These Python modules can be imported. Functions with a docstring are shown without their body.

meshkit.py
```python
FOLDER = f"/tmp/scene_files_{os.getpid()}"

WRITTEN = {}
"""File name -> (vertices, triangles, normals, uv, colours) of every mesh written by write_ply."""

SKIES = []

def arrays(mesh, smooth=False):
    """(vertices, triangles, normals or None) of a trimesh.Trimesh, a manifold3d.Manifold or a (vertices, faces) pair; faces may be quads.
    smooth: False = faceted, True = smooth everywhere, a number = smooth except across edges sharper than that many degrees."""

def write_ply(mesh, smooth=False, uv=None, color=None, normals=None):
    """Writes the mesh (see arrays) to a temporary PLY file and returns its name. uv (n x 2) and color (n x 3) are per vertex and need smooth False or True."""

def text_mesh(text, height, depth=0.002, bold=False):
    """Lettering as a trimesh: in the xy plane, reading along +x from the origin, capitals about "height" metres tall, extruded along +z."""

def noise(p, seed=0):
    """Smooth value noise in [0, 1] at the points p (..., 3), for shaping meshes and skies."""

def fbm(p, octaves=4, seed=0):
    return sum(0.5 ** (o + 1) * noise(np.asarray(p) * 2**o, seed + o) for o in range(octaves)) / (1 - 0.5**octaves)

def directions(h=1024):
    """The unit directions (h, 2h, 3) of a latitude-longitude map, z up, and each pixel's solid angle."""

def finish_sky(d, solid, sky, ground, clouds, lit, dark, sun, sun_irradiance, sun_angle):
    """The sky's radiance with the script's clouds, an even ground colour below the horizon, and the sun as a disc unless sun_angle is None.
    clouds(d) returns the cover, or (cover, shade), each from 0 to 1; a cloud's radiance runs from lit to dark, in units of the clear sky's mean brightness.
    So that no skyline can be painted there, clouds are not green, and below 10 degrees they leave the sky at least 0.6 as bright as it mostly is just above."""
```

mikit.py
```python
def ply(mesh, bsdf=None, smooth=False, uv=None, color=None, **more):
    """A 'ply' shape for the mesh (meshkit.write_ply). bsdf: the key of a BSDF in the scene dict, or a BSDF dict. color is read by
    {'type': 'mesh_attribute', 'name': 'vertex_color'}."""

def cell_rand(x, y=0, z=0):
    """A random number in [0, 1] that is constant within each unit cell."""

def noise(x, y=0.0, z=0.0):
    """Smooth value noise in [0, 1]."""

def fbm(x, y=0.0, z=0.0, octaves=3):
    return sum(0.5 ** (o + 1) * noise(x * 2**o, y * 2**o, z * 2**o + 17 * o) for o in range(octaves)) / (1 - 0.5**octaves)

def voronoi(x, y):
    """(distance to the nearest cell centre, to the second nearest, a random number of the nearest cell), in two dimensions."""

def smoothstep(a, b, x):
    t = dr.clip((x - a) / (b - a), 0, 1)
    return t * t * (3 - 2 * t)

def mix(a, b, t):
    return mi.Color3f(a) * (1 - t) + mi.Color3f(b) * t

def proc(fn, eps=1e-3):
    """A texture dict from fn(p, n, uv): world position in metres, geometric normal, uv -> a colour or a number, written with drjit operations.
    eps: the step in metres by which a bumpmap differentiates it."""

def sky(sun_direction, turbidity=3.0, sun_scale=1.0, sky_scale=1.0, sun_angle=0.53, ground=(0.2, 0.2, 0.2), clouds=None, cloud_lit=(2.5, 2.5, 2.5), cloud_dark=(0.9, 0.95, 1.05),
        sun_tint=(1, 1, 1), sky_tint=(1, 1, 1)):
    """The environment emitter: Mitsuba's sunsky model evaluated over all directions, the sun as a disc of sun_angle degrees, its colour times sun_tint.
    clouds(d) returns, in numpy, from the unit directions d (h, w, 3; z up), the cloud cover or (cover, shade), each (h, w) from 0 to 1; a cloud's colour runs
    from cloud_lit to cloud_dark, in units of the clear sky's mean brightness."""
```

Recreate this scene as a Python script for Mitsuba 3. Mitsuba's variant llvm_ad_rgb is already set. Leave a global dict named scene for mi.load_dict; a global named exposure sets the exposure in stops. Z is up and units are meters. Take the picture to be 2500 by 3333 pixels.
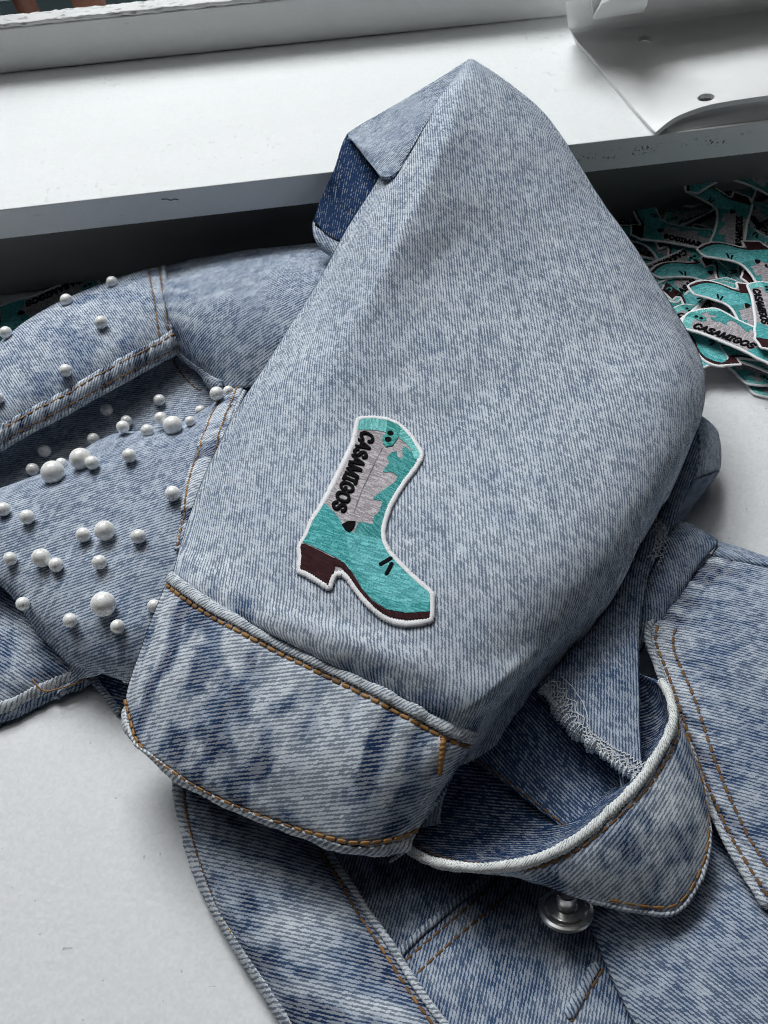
# A denim jacket with a boot patch, heaped on a white table in front of a low shelf.
import math, random
import numpy as np, trimesh, drjit as dr, mitsuba as mi, mikit, meshkit
import shapely, shapely.geometry as sg, shapely.ops as so
from shapely import affinity
import manifold3d as m3
from scipy.interpolate import Akima1DInterpolator, RectBivariateSpline, LinearNDInterpolator
from scipy.spatial import cKDTree
import scipy.sparse as sp, scipy.sparse.linalg as spl
from mikit import noise, fbm, cell_rand, smoothstep, mix, voronoi

T = mi.ScalarTransform4f
rng = np.random.default_rng(11)
scene, labels = {}, {}

# ------------------------------------------------------------------ camera, lamps, exposure
PITCH, DIST, ROLL = math.radians(52), 0.42, math.radians(6.5)
fwd = np.array([0, math.cos(PITCH), -math.sin(PITCH)]); up0 = np.array([0, math.sin(PITCH), math.cos(PITCH)])
cam_up = math.sin(ROLL) * np.array([1, 0, 0]) + math.cos(ROLL) * up0
eye = -DIST * fwd
scene['camera'] = {'type': 'perspective', 'fov': 40.0, 'fov_axis': 'x', 'near_clip': 0.02, 'far_clip': 20.0,
                   'to_world': T().look_at(eye.tolist(), (eye + fwd).tolist(), cam_up.tolist())}
exposure = 0.0
# the window behind the shelf, and an added dim panel high beyond it for ambient fill
scene['window_light'] = {'type': 'rectangle', 'to_world': T().look_at([-0.31, 1.20, 1.42], [0, 0.10, 0.04], [0, 0, 1]) @ T().scale([0.60, 0.35, 1]),
                         'emitter': {'type': 'area', 'radiance': {'type': 'rgb', 'value': [12.9, 13.3, 13.5]}}}
scene['room_fill_light'] = {'type': 'rectangle', 'to_world': T().look_at([-0.3, 0.80, 2.0], [0, 0.1, 0], [0, 1, 0]) @ T().scale([1.2, 0.7, 1]),
                       'emitter': {'type': 'area', 'radiance': {'type': 'rgb', 'value': [0.80, 0.81, 0.82]}}}

labels['window_light'] = dict(label='bright window opening behind the shelf, beyond the frame', category='window')
labels['room_fill_light'] = dict(label='added dim panel for ambient room fill, high beyond the shelf and out of frame', category='fill_light')
# ------------------------------------------------------------------ helpers
def G(s, n=3):
    return np.array([[float(x) for x in q.split(',')] for q in s.split()]).reshape(-1, n) / 1000.0

def numbered(key):
    if key not in scene and key not in labels: return key
    i = 1
    while f'{key}_{i:03d}' in scene or f'{key}_{i:03d}' in labels: i += 1
    return f'{key}_{i:03d}'

def add(key, shape, **tag):
    key = numbered(key); scene[key] = shape
    if tag: labels[key] = tag
    return key

def rgb(*c): return {'type': 'rgb', 'value': list(c)}
def two(b): return {'type': 'twosided', 'b': b}
def ref(k): return {'type': 'ref', 'id': k}

def arcs(P, axis):
    d = np.linalg.norm(np.diff(P, axis=axis), axis=-1)
    return np.concatenate([np.zeros_like(np.take(d, [0], axis)), np.cumsum(d, axis=axis)], axis=axis)

def grid_normals(V):
    n = np.cross(np.gradient(V, axis=1), -np.gradient(V, axis=0))
    n /= np.maximum(np.linalg.norm(n, axis=-1, keepdims=True), 1e-12)
    return n if n[..., 2].mean() > 0 else -n

def dense(P, n):
    """n points along the smooth curve through P."""
    t = np.concatenate([[0], np.cumsum(np.linalg.norm(np.diff(P, axis=0), axis=1))])
    if len(P) == 2: return P[0] + np.linspace(0, 1, n)[:, None] * (P[1] - P[0])
    f = Akima1DInterpolator(t, P)(np.linspace(0, t[-1], max(4 * n, 50)))
    s = np.concatenate([[0], np.cumsum(np.linalg.norm(np.diff(f, axis=0), axis=1))])
    return np.stack([np.interp(np.linspace(0, s[-1], n), s, f[:, k]) for k in range(3)], 1)

def loft(rows, step):
    """A grid of points over the control rows (every row has as many points)."""
    R = np.stack(rows)
    tu = arcs(R, 1); tu = (tu / np.maximum(tu[:, -1:], 1e-9)).mean(0)
    tv = arcs(R, 0); tv = tv.mean(1); tv /= tv[-1]
    wu, wv = arcs(R, 1)[:, -1].max(), arcs(R, 0)[-1].max()
    nu, nv = max(8, int(wu / step)), max(8, int(wv / step))
    ip = lambda t, y, x: Akima1DInterpolator(t, y)(x) if len(t) > 2 else y[0] + (np.asarray(x) / t[-1]).reshape((-1,) + (1,) * (y.ndim - 1)) * (y[1] - y[0])
    A = ip(tu, R.transpose(1, 0, 2), np.linspace(0, 1, nu))            # nu, rows, 3
    return ip(tv, A.transpose(1, 0, 2), np.linspace(0, 1, nv))         # nv, nu, 3

def lscm(V):
    """A flat layout (in metres) of the grid V, least-squares conformal."""
    h, w = V.shape[:2]
    idx = np.arange(h * w).reshape(h, w)
    F = np.vstack([np.stack([idx[:-1, :-1], idx[:-1, 1:], idx[1:, 1:]], -1).reshape(-1, 3), np.stack([idx[:-1, :-1], idx[1:, 1:], idx[1:, :-1]], -1).reshape(-1, 3)])
    P = V.reshape(-1, 3)
    e1, e2 = P[F[:, 1]] - P[F[:, 0]], P[F[:, 2]] - P[F[:, 0]]
    x1 = np.maximum(np.linalg.norm(e1, axis=1), 1e-7); ux = e1 / x1[:, None]
    x2 = (e2 * ux).sum(1); y2 = np.linalg.norm(np.cross(ux, e2), axis=1) + 1e-9
    s = np.sqrt(x1 * y2)
    W = [((x2 - x1) + 1j * y2) / s, -(x2 + 1j * y2) / s, (x1 + 0j) / s]
    n, m = len(P), len(F)
    rows = np.tile(np.arange(m), 3); cols = F.T.ravel(); wv = np.concatenate(W)
    re = sp.csr_matrix((wv.real, (rows, cols)), (m, n)); im = sp.csr_matrix((wv.imag, (rows, cols)), (m, n))
    A = sp.vstack([sp.hstack([re, -im]), sp.hstack([im, re])]).tocsc()
    a, b = idx[h // 2, 0], idx[h // 2, -1]
    L = np.linalg.norm(np.diff(V[h // 2], axis=0), axis=1).sum()
    pin = np.array([a, b, a + n, b + n]); val = np.array([0, L, 0, 0.0])
    free = np.setdiff1d(np.arange(2 * n), pin)
    r = -A[:, pin] @ val; M = A[:, free]
    x = np.zeros(2 * n); x[pin] = val
    x[free] = spl.spsolve((M.T @ M + 1e-9 * sp.eye(len(free))).tocsc(), M.T @ r)
    uv = np.stack([x[:n], x[n:]], 1)
    f1, f2 = uv[F[:, 1]] - uv[F[:, 0]], uv[F[:, 2]] - uv[F[:, 0]]
    k = np.sqrt((x1 * y2).sum() / max(abs(f1[:, 0] * f2[:, 1] - f1[:, 1] * f2[:, 0]).sum(), 1e-12))
    uv = uv * k
    # then as rigid as possible, so that the weave keeps one scale
    X = np.stack([np.zeros((m, 2)), np.stack([x1, 0 * x1], 1), np.stack([x2, y2], 1)], 1)
    cot = np.stack([(lambda a, b: (a * b).sum(1) / np.maximum(np.abs(a[:, 0] * b[:, 1] - a[:, 1] * b[:, 0]), 1e-12))(X[:, (q + 1) % 3] - X[:, q], X[:, (q + 2) % 3] - X[:, q]) for q in range(3)], 1)
    cot = np.clip(cot, .02, 20)                                        # opposite corner q: edge (q+1, q+2)
    I = np.concatenate([F[:, (q + 1) % 3] for q in range(3)]); J = np.concatenate([F[:, (q + 2) % 3] for q in range(3)]); wt = cot.T.ravel()
    Lm = sp.coo_matrix((np.r_[wt, wt, -wt, -wt], (np.r_[I, J, I, J], np.r_[I, J, J, I])), (n, n)).tocsc() + 1e-9 * sp.eye(n, format='csc')
    solve = spl.factorized(Lm)
    for _ in range(25):
        S = sum(cot[:, q, None, None] * np.einsum('mi,mj->mij', uv[F[:, (q + 1) % 3]] - uv[F[:, (q + 2) % 3]], X[:, (q + 1) % 3] - X[:, (q + 2) % 3]) for q in range(3))
        u_, _, vt = np.linalg.svd(S); d_ = np.sign(np.linalg.det(u_ @ vt)); vt[:, 1] *= d_[:, None]; Rm = u_ @ vt
        b = np.zeros((n, 2))
        for q in range(3):
            e = cot[:, q, None] * np.einsum('mij,mj->mi', Rm, X[:, (q + 1) % 3] - X[:, (q + 2) % 3])
            np.add.at(b, F[:, (q + 1) % 3], e); np.add.at(b, F[:, (q + 2) % 3], -e)
        uv = np.stack([solve(b[:, 0]), solve(b[:, 1])], 1); uv -= uv.mean(0)
    return uv.reshape(h, w, 2)

def resample(A, h, w, ys, xs):
    f = [RectBivariateSpline(ys, xs, A[..., k]) for k in range(A.shape[-1])]
    return np.stack([g(np.arange(h), np.arange(w)) for g in f], -1)

INDIGO, BLUE, PALE = np.array([0.015, 0.034, 0.092]), np.array([0.115, 0.195, 0.330]), np.array([0.77, 0.845, 0.91])
def palette(f):
    f = np.clip(f, 0, 1)[..., None]
    return np.where(f < .5, INDIGO + (BLUE - INDIGO) * f * 2, BLUE + (PALE - BLUE) * (f - .5) * 2)

GEO = {}
JACKET = 'denim_jacket'
def sheet_mesh(V, N, thick):
    h, w = V.shape[:2]
    idx = np.arange(h * w).reshape(h, w); o = h * w
    q = lambda a, b, c, d: np.stack([a, b, c, d], -1).reshape(-1, 4)
    top = q(idx[:-1, :-1], idx[1:, :-1], idx[1:, 1:], idx[:-1, 1:]); bot = top[:, ::-1] + o
    rim = np.concatenate([idx[0, :], idx[1:, -1], idx[-1, -2::-1], idx[-2:0:-1, 0]])
    nx = np.roll(rim, -1)
    side = q(rim, nx, nx + o, rim + o)
    F = np.vstack([top, bot, side])
    P = np.vstack([V.reshape(-1, 3), (V - N * thick).reshape(-1, 3)])
    a, b, c = P[F[0, 0]], P[F[0, 1]], P[F[0, 2]]
    mid = (h // 2) * (w - 1) + w // 2
    a, b, c = (P[F[mid, k]] for k in range(3))
    if np.cross(b - a, c - a) @ N[h // 2, w // 2] < 0: F = F[:, ::-1]
    return P, np.vstack([F[:, [0, 1, 2]], F[:, [0, 2, 3]]])

def cloth(name, rows, grain, period=1.0, fade=.55, var=.35, cov=0, step=1.1, curl='', thick=1.0, wrinkle=(0.35, 18), pucker=(), seed=0, bleach=0.0, drop=1.0, key=None, seams=(), blot=0., blot_from='', **tag):
    """One panel of cloth lofted over control rows. pucker: (edge, strength, reach mm, spacing mm)."""
    rows = [np.array(r) for r in rows]
    if 'L' in curl or 'R' in curl or 'T' in curl or 'B' in curl:
        pass
    V = loft(rows, step / 1000)
    N = grid_normals(V)
    h, w = V.shape[:2]
    edge_d = {'T': arcs(V, 0), 'L': arcs(V, 1)}
    edge_d['B'] = edge_d['T'][-1:] - edge_d['T']; edge_d['R'] = edge_d['L'][:, -1:] - edge_d['L']
    # folds and puckers
    q = V / (wrinkle[1] / 1000)
    disp = (meshkit.fbm(q + seed * 7.3, 3, seed) - .5) * 2 * wrinkle[0] / 1000
    f = fade + var * ((meshkit.fbm(V / 0.013 + seed * 3.1, 4, seed + 5) - .5) * .9 + (meshkit.fbm(V / 0.0040 + seed, 3, seed + 9) - .5) * 1.1)
    for e, s, reach, space in pucker:
        d = edge_d[e] * 1000
        al = (edge_d['L'] if e in 'TB' else edge_d['T']) * 1000
        kk = lambda sc, sd: meshkit.noise(np.stack([al / sc + 0.3 * np.sin(d / 3.5 + seed), d / (reach * 2.2), np.full_like(al, seed + .37)], -1), seed + sd)
        k = .55 * kk(space * .8, 3) + .45 * kk(space * .37, 13)
        k2 = meshkit.noise(np.stack([al / (space * 3.1), d * 0, al * 0 + .5], -1), seed + 4)
        env = np.exp(-(d / (reach * (.55 + .9 * k2))) ** 1.6)
        streak = np.clip((k - .52) * 7, -1, 1)
        f = f - 1.25 * s * env * np.maximum(streak, 0) + .45 * s * env * np.maximum(-streak, 0)
        disp = disp - env * streak * 0.45e-3 * min(s, 1) - 0.25e-3 * np.exp(-(d / 2.0) ** 2)
    if blot:
        if blot_from:                                                  # creases that run out from a seam
            d = edge_d[blot_from]; al = edge_d['L'] if blot_from in 'TB' else edge_d['T']
            al = al + .0035 * (meshkit.fbm(V / .012, 2, seed + 31) - .5)
            b = meshkit.fbm(np.stack([al / .0078, d / .022 + seed, d * 0 + .4], -1), 3, seed + 21)
            b = .75 * b + .25 * meshkit.fbm(V / .006 + seed, 2, seed + 22)
        else: b = meshkit.fbm(V / .0095 + seed * 1.7, 3, seed + 21)
        zb = (b - b.mean()) / b.std()
        f = f - blot * np.clip((zb - .25) / 1.0, 0, 1) + .22 * blot * np.clip((-.3 - zb) / 1.0, 0, 1)
    for e, d0 in seams:
        g = np.exp(-((edge_d[e] * 1000 - d0) / .8) ** 2)
        f = f - .32 * g; disp = disp - .3e-3 * g
    f = f + bleach + (.16 if fade > .4 else .0)
    V0 = V
    V = V + N * disp[..., None]
    core = V.copy(); coreN = grid_normals(V)
    GEO[name] = (core, coreN)
    # edges that roll under
    def roll(P, C):
        a, b = P[:, :1], P[:, 1:2]
        dd = P[:, 3:4] - a; dd[..., 2] = 0; dd /= np.maximum(np.linalg.norm(dd, axis=-1, keepdims=True), 1e-9)
        ext = []
        for inn, dn in ((1.2, 2.4), (3.4, 4.8), (7, 7.2), (12, 9.0)):
            e = a + dd * inn / 1000 * drop; e[..., 2] -= dn / 1000 * drop
            e[..., 2] = np.maximum(e[..., 2], 0.0015); ext.append(e)
        sh = [np.concatenate([C[:, :1, :1], C[:, :1, 1:] + e - a], -1) for e in ext[::-1]]
        return np.concatenate(ext[::-1] + [P], 1), np.concatenate(sh + [C], 1)
    fC = np.concatenate([f[..., None], V0], -1)
    if 'L' in curl: V, fC = roll(V, fC)
    if 'R' in curl: V, fC = (x[:, ::-1] for x in roll(V[:, ::-1], fC[:, ::-1]))
    if 'T' in curl: V, fC = (x.transpose(1, 0, 2) for x in roll(V.transpose(1, 0, 2), fC.transpose(1, 0, 2)))
    if 'B' in curl: V, fC = (x.transpose(1, 0, 2)[::-1] for x in roll(V[::-1].transpose(1, 0, 2), fC[::-1].transpose(1, 0, 2)))
    N = grid_normals(V)
    h, w = V.shape[:2]
    ys, xs = (np.unique(np.linspace(0, q - 1, min(q, 40)).astype(int)) for q in (h, w))
    uv = resample(lscm(fC[..., 1:][ys][:, xs]), h, w, ys, xs)
    kd = cKDTree(V.reshape(-1, 3)); ia, ib = kd.query(grain)[1]
    g = uv.reshape(-1, 2)[ib] - uv.reshape(-1, 2)[ia]; g /= np.linalg.norm(g)
    U = np.stack([uv @ np.array([-g[1], g[0]]), uv @ g], -1).reshape(-1, 2) * 1000 / period
    U[:, 0] += 1000 * cov + seed * 13 + 200
    col = palette(fC[..., 0]).reshape(-1, 3)
    P, F = sheet_mesh(V, N, thick / 1000)
    k = add(f'{JACKET}__{key or name}', mikit.ply((P, F), 'denim', smooth=True, uv=np.vstack([U, U]), color=np.vstack([col, col * .9])), **tag)
    return k

def edge_path(name, e, d, n, a=0., b=1.):
    """n points (and normals) along an edge of a panel, d mm in from it, from fraction a to b."""
    V, N = GEO[name]
    if e in 'LR': V, N = V.transpose(1, 0, 2), N.transpose(1, 0, 2)
    if e in 'BR': V, N = V[::-1], N[::-1]
    s = arcs(V, 0)
    j = np.arange(V.shape[1]); P = np.empty((len(j), 3)); Q = np.empty_like(P)
    for i in j:
        x = min(d / 1000, s[-1, i])
        for k in range(3):
            P[i, k] = np.interp(x, s[:, i], V[:, i, k]); Q[i, k] = np.interp(x, s[:, i], N[:, i, k])
    t = np.concatenate([[0], np.cumsum(np.linalg.norm(np.diff(P, axis=0), axis=1))]); x = np.linspace(a, b, n) * t[-1]
    P = np.stack([np.interp(x, t, P[:, k]) for k in range(3)], 1); Q = np.stack([np.interp(x, t, Q[:, k]) for k in range(3)], 1)
    return P, Q / np.linalg.norm(Q, axis=1, keepdims=True)

def snap(P, names):
    """Points moved onto the nearest panel surface; returns points and normals."""
    V = np.vstack([GEO[k][0].reshape(-1, 3) for k in names]); N = np.vstack([GEO[k][1].reshape(-1, 3) for k in names])
    d, i = cKDTree(V).query(P, k=4)
    w = 1 / (d + 1e-5); w /= w.sum(1, keepdims=True)
    n = (N[i] * w[..., None]).sum(1); n /= np.linalg.norm(n, axis=1, keepdims=True)
    q = (V[i] * w[..., None]).sum(1)
    return P + n * ((q - P) * n).sum(1, keepdims=True), n

def rope(P, N, rx, ry, fray=0.0, lift=0.0, ends=True, m=12, seed=1):
    """A rolled edge or cord: an elliptical tube along P, rx across and ry along the normals N (metres)."""
    n = len(P)
    t = np.gradient(P, axis=0); t /= np.linalg.norm(t, axis=1, keepdims=True)
    b = np.cross(t, N); b /= np.linalg.norm(b, axis=1, keepdims=True); c = np.cross(b, t)
    s = np.concatenate([[0], np.cumsum(np.linalg.norm(np.diff(P, axis=0), axis=1))])
    a = np.arange(m) / m * 2 * np.pi
    k = np.ones((n, 1)) + fray * (meshkit.fbm(np.stack([s / .0028, s * 0 + seed, s * 0], -1), 2, seed)[:, None] - .5)
    if ends: k[:, 0] *= np.clip(np.minimum(np.arange(n), np.arange(n)[::-1]) / 2.5 + .25, 0, 1)
    ca, sa = np.cos(a)[None] * k * rx, np.sin(a)[None] * k * ry
    tw = 1 + fray * .3 * np.sin(s[:, None] / .0009 * 2 * np.pi / 1.6 + a[None])
    V = P[:, None] + b[:, None] * (ca * tw)[..., None] + c[:, None] * (sa * tw + lift)[..., None]
    idx = np.arange(n * m).reshape(n, m); nx = np.roll(idx, -1, 1)
    F = np.stack([idx[:-1], nx[:-1], nx[1:], idx[1:]], -1).reshape(-1, 4)
    F = np.vstack([F[:, [0, 1, 2]], F[:, [0, 2, 3]]])
    cap0 = np.stack([idx[0, 0] + 0 * idx[0, 1:-1], idx[0, 2:], idx[0, 1:-1]], -1); cap1 = np.stack([idx[-1, 0] + 0 * idx[-1, 1:-1], idx[-1, 1:-1], idx[-1, 2:]], -1)
    S = np.broadcast_to(s[:, None], (n, m)); A = np.broadcast_to(np.abs(a - np.pi)[None] * rx, (n, m))
    return V.reshape(-1, 3), np.vstack([F, cap0, cap1])[:, ::-1], np.stack([S, A], -1).reshape(-1, 2) * 1000

def edging(key, P, N, rx, ry, tone=.93, lean=.7, period=1.1, fray=.25, lift=0., cov=0, seed=1, var=.25, warm=0., **tag):
    V, F, SA = rope(P, N, rx / 1000, ry / 1000, fray, lift / 1000, seed=seed)
    U = np.stack([SA[:, 0] * lean + SA[:, 1] * (1 - lean) * 1.4, SA[:, 1] - SA[:, 0] * .3], 1) / period
    U[:, 0] += 1000 * cov + 200 + seed * 11
    f = tone + var * (meshkit.fbm(V / .004, 3, seed) - .5)
    col = palette(f) * (np.array([1.03, 1.0, .95]) + warm * np.array([.17, .11, .0]))
    return add(f'{JACKET}__{key}', mikit.ply((V, F), 'denim', smooth=True, uv=U, color=col), **tag)

# ------------------------------------------------------------------ materials
def twill(p, n, uv):
    """How light the thread is here: uv in thread widths, threads along v."""
    u, v = uv.x, uv.y
    cov = dr.floor(u / 1000); u = u - cov * 1000
    u = u + .6 * (noise(u * .035, v * .03) - .5) 
    i = dr.floor(u); fr = u - i
    t = v * .85 + fr * .75 + cell_rand(i, 3) * 9; j = dr.floor(t); ft = t - j
    c = cell_rand(i, j, 1)
    ridge = 1 - dr.abs(fr - .5) * 2
    gap = smoothstep(.30, .0, dr.minimum(ft, 1 - ft))
    spot = fbm(u * .19, v * .055, 1.7, octaves=3)
    fleck = noise(u * .8, v * .45, 5.)
    lw = ridge - .22 * gap + .60 * (c - .5) + .14 * (spot - .5) + .44 * (fleck - .5) + cov * .06
    return smoothstep(.28, .54, lw) * (.80 + .20 * cell_rand(i, j, 7))
scene['denim_light'] = {'type': 'blendbsdf', 'weight': .38, 'a': {'type': 'diffuse', 'reflectance': {'type': 'mesh_attribute', 'name': 'vertex_color'}}, 'b': {'type': 'diffuse', 'reflectance': rgb(.85, .875, .91)}}
scene['denim_deep'] = {'type': 'blendbsdf', 'weight': .68, 'a': {'type': 'diffuse', 'reflectance': {'type': 'mesh_attribute', 'name': 'vertex_color'}}, 'b': {'type': 'diffuse', 'reflectance': rgb(.018, .041, .104)}}
scene['denim'] = two({'type': 'blendbsdf', 'weight': mikit.proc(twill), 'a': ref('denim_deep'), 'b': ref('denim_light')})

def floss(p, n, uv):
    """Embroidery: strands along v (uv in millimetres)."""
    i = dr.floor(uv.x / .42 + .8 * (noise(uv.x * .8, uv.y * .25) - .5))
    t = uv.y / 2.6 + cell_rand(i, 5) * 7; j = dr.floor(t); ft = t - j
    fr = uv.x / .42 - dr.floor(uv.x / .42)
    return dr.clip(.15 + .75 * cell_rand(i, j, 2) - 0.75 * smoothstep(.84, 1., ft) - .6 * smoothstep(.62, 1.0, dr.abs(fr - .5) * 2) + .25 * (noise(uv.x * 2, uv.y * .6) - .5), 0, 1)
va = {'type': 'diffuse', 'reflectance': {'type': 'mesh_attribute', 'name': 'vertex_color'}}
scene['floss_high'] = {'type': 'blendbsdf', 'weight': .20, 'a': va, 'b': {'type': 'diffuse', 'reflectance': rgb(.8, .9, .88)}}
scene['floss_low'] = {'type': 'blendbsdf', 'weight': .62, 'a': va, 'b': {'type': 'diffuse', 'reflectance': rgb(.012, .03, .03)}}
scene['white_floss'] = {'type': 'principled', 'base_color': rgb(.88, .875, .885), 'roughness': .6, 'specular': .3}
scene['black_floss'] = {'type': 'principled', 'base_color': rgb(.006, .006, .007), 'roughness': .85, 'specular': .08}
def brown(p, n, uv): return mix((.022, .008, .010), (.065, .024, .027), noise(uv.x * 4.5, uv.y * .5))
scene['brown_floss'] = {'type': 'principled', 'base_color': mikit.proc(brown), 'roughness': .85, 'specular': .1}
scene['floss'] = two({'type': 'blendbsdf', 'weight': mikit.proc(floss), 'a': ref('floss_low'), 'b': ref('floss_high')})

def white_board(p, n, uv):
    s = fbm(p.x * 900, p.y * 900, p.z * 900, octaves=2)
    g = fbm(p.x * 14, p.y * 60, p.z * 60, octaves=3)
    c = mi.Color3f(.80, .815, .81) * (.955 + .07 * s + .05 * (g - .5))
    # grime specks and scuffs, a few
    sp = noise(p.x * 420, p.y * 420, p.z * 420); ar = noise(p.x * 30, p.y * 30, p.z * 30)
    m = smoothstep(.86, .93, sp) * smoothstep(.55, .75, ar)
    c = mix(c, (.46, .46, .45), .22 * m)
    # the front edge: paper worn through along a line, toward the right
    fr = smoothstep(-.9, -.97, n.y) * smoothstep(.05, .12, p.x) * smoothstep(.0035, .0005, dr.abs(p.z - .0548 - .016 * (p.x - .1)))
    ch = smoothstep(.70, .78, noise(p.x * 1500, p.z * 1300, 2.)) * smoothstep(.45, .62, noise(p.x * 120, p.z * 400, 9.))
    c = mix(c, (.05, .05, .055), fr * ch)
    nick = smoothstep(-.9, -.97, n.y) * smoothstep(.0042, .0032, dr.abs(p.x + .0775)) * smoothstep(.00045, .0002, dr.abs(p.z - .0572 + .16 * (p.x + .0775) - .0006 * noise(p.x * 900, 2.)))
    return mix(c, (.09, .09, .095), nick)
scene['white_board'] = two({'type': 'principled', 'base_color': mikit.proc(white_board), 'roughness': .55, 'specular': .35})

def table_top(p, n, uv):
    s = fbm(p.x * 1100, p.y * 1100, octaves=2)
    l = fbm(p.x * 9, p.y * 9, octaves=3)
    c = mi.Color3f(.76, .77, .775) * (.94 + .14 * s + .05 * (l - .5))
    sp = noise(p.x * 380, p.y * 380, 4.)
    return mix(c, (.30, .31, .33), .55 * smoothstep(.965, .985, sp))
def table_bump(p, n, uv): return fbm(p.x * 900, p.y * 900, octaves=2)
scene['table_surface'] = two({'type': 'bumpmap', 'scale': .00010, 't': mikit.proc(table_bump, eps=2e-4), 'b': {'type': 'principled', 'base_color': mikit.proc(table_top), 'roughness': .5, 'specular': .35}})

def raw_edge(p, n, uv):
    f = fbm(p.x * 260, p.y * 700, p.z * 700, octaves=3)
    return mix((.72, .73, .72), (.36, .36, .35), smoothstep(.52, .72, f))
scene['rough_edge'] = two({'type': 'principled', 'base_color': mikit.proc(raw_edge), 'roughness': .7, 'specular': .3})
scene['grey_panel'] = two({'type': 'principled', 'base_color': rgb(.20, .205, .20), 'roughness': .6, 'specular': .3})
def plastic(p, n, uv):
    return mi.Color3f(.74, .745, .735) * (.96 + .06 * fbm(p.x * 160, p.y * 160, p.z * 160))
scene['white_plastic'] = two({'type': 'principled', 'base_color': mikit.proc(plastic), 'roughness': .38, 'specular': .45})
def pearl_col(p, n, uv):
    f = fbm(p.x * 520, p.y * 520, p.z * 520, octaves=3)
    return mix((.92, .915, .89), (.80, .78, .73), smoothstep(.45, .75, f))
scene['pearl'] = {'type': 'principled', 'base_color': mikit.proc(pearl_col), 'roughness': .17, 'specular': .8, 'clearcoat': 1.0, 'clearcoat_gloss': .96, 'sheen': .5}
scene['steel'] = {'type': 'principled', 'base_color': rgb(.90, .89, .87), 'metallic': .86, 'roughness': .22, 'specular': .6}
scene['dark_steel'] = {'type': 'roughconductor', 'material': 'Cr', 'alpha': .3, 'specular_reflectance': rgb(.35, .34, .33)}
scene['thread_gold'] = {'type': 'principled', 'base_color': rgb(.34, .17, .05), 'roughness': .55, 'specular': .4, 'sheen': .6}
scene['thread_brown'] = {'type': 'principled', 'base_color': rgb(.20, .105, .045), 'roughness': .65, 'specular': .3}
scene['thread_grey'] = {'type': 'principled', 'base_color': rgb(.74, .76, .78), 'roughness': .7, 'specular': .3}
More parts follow.
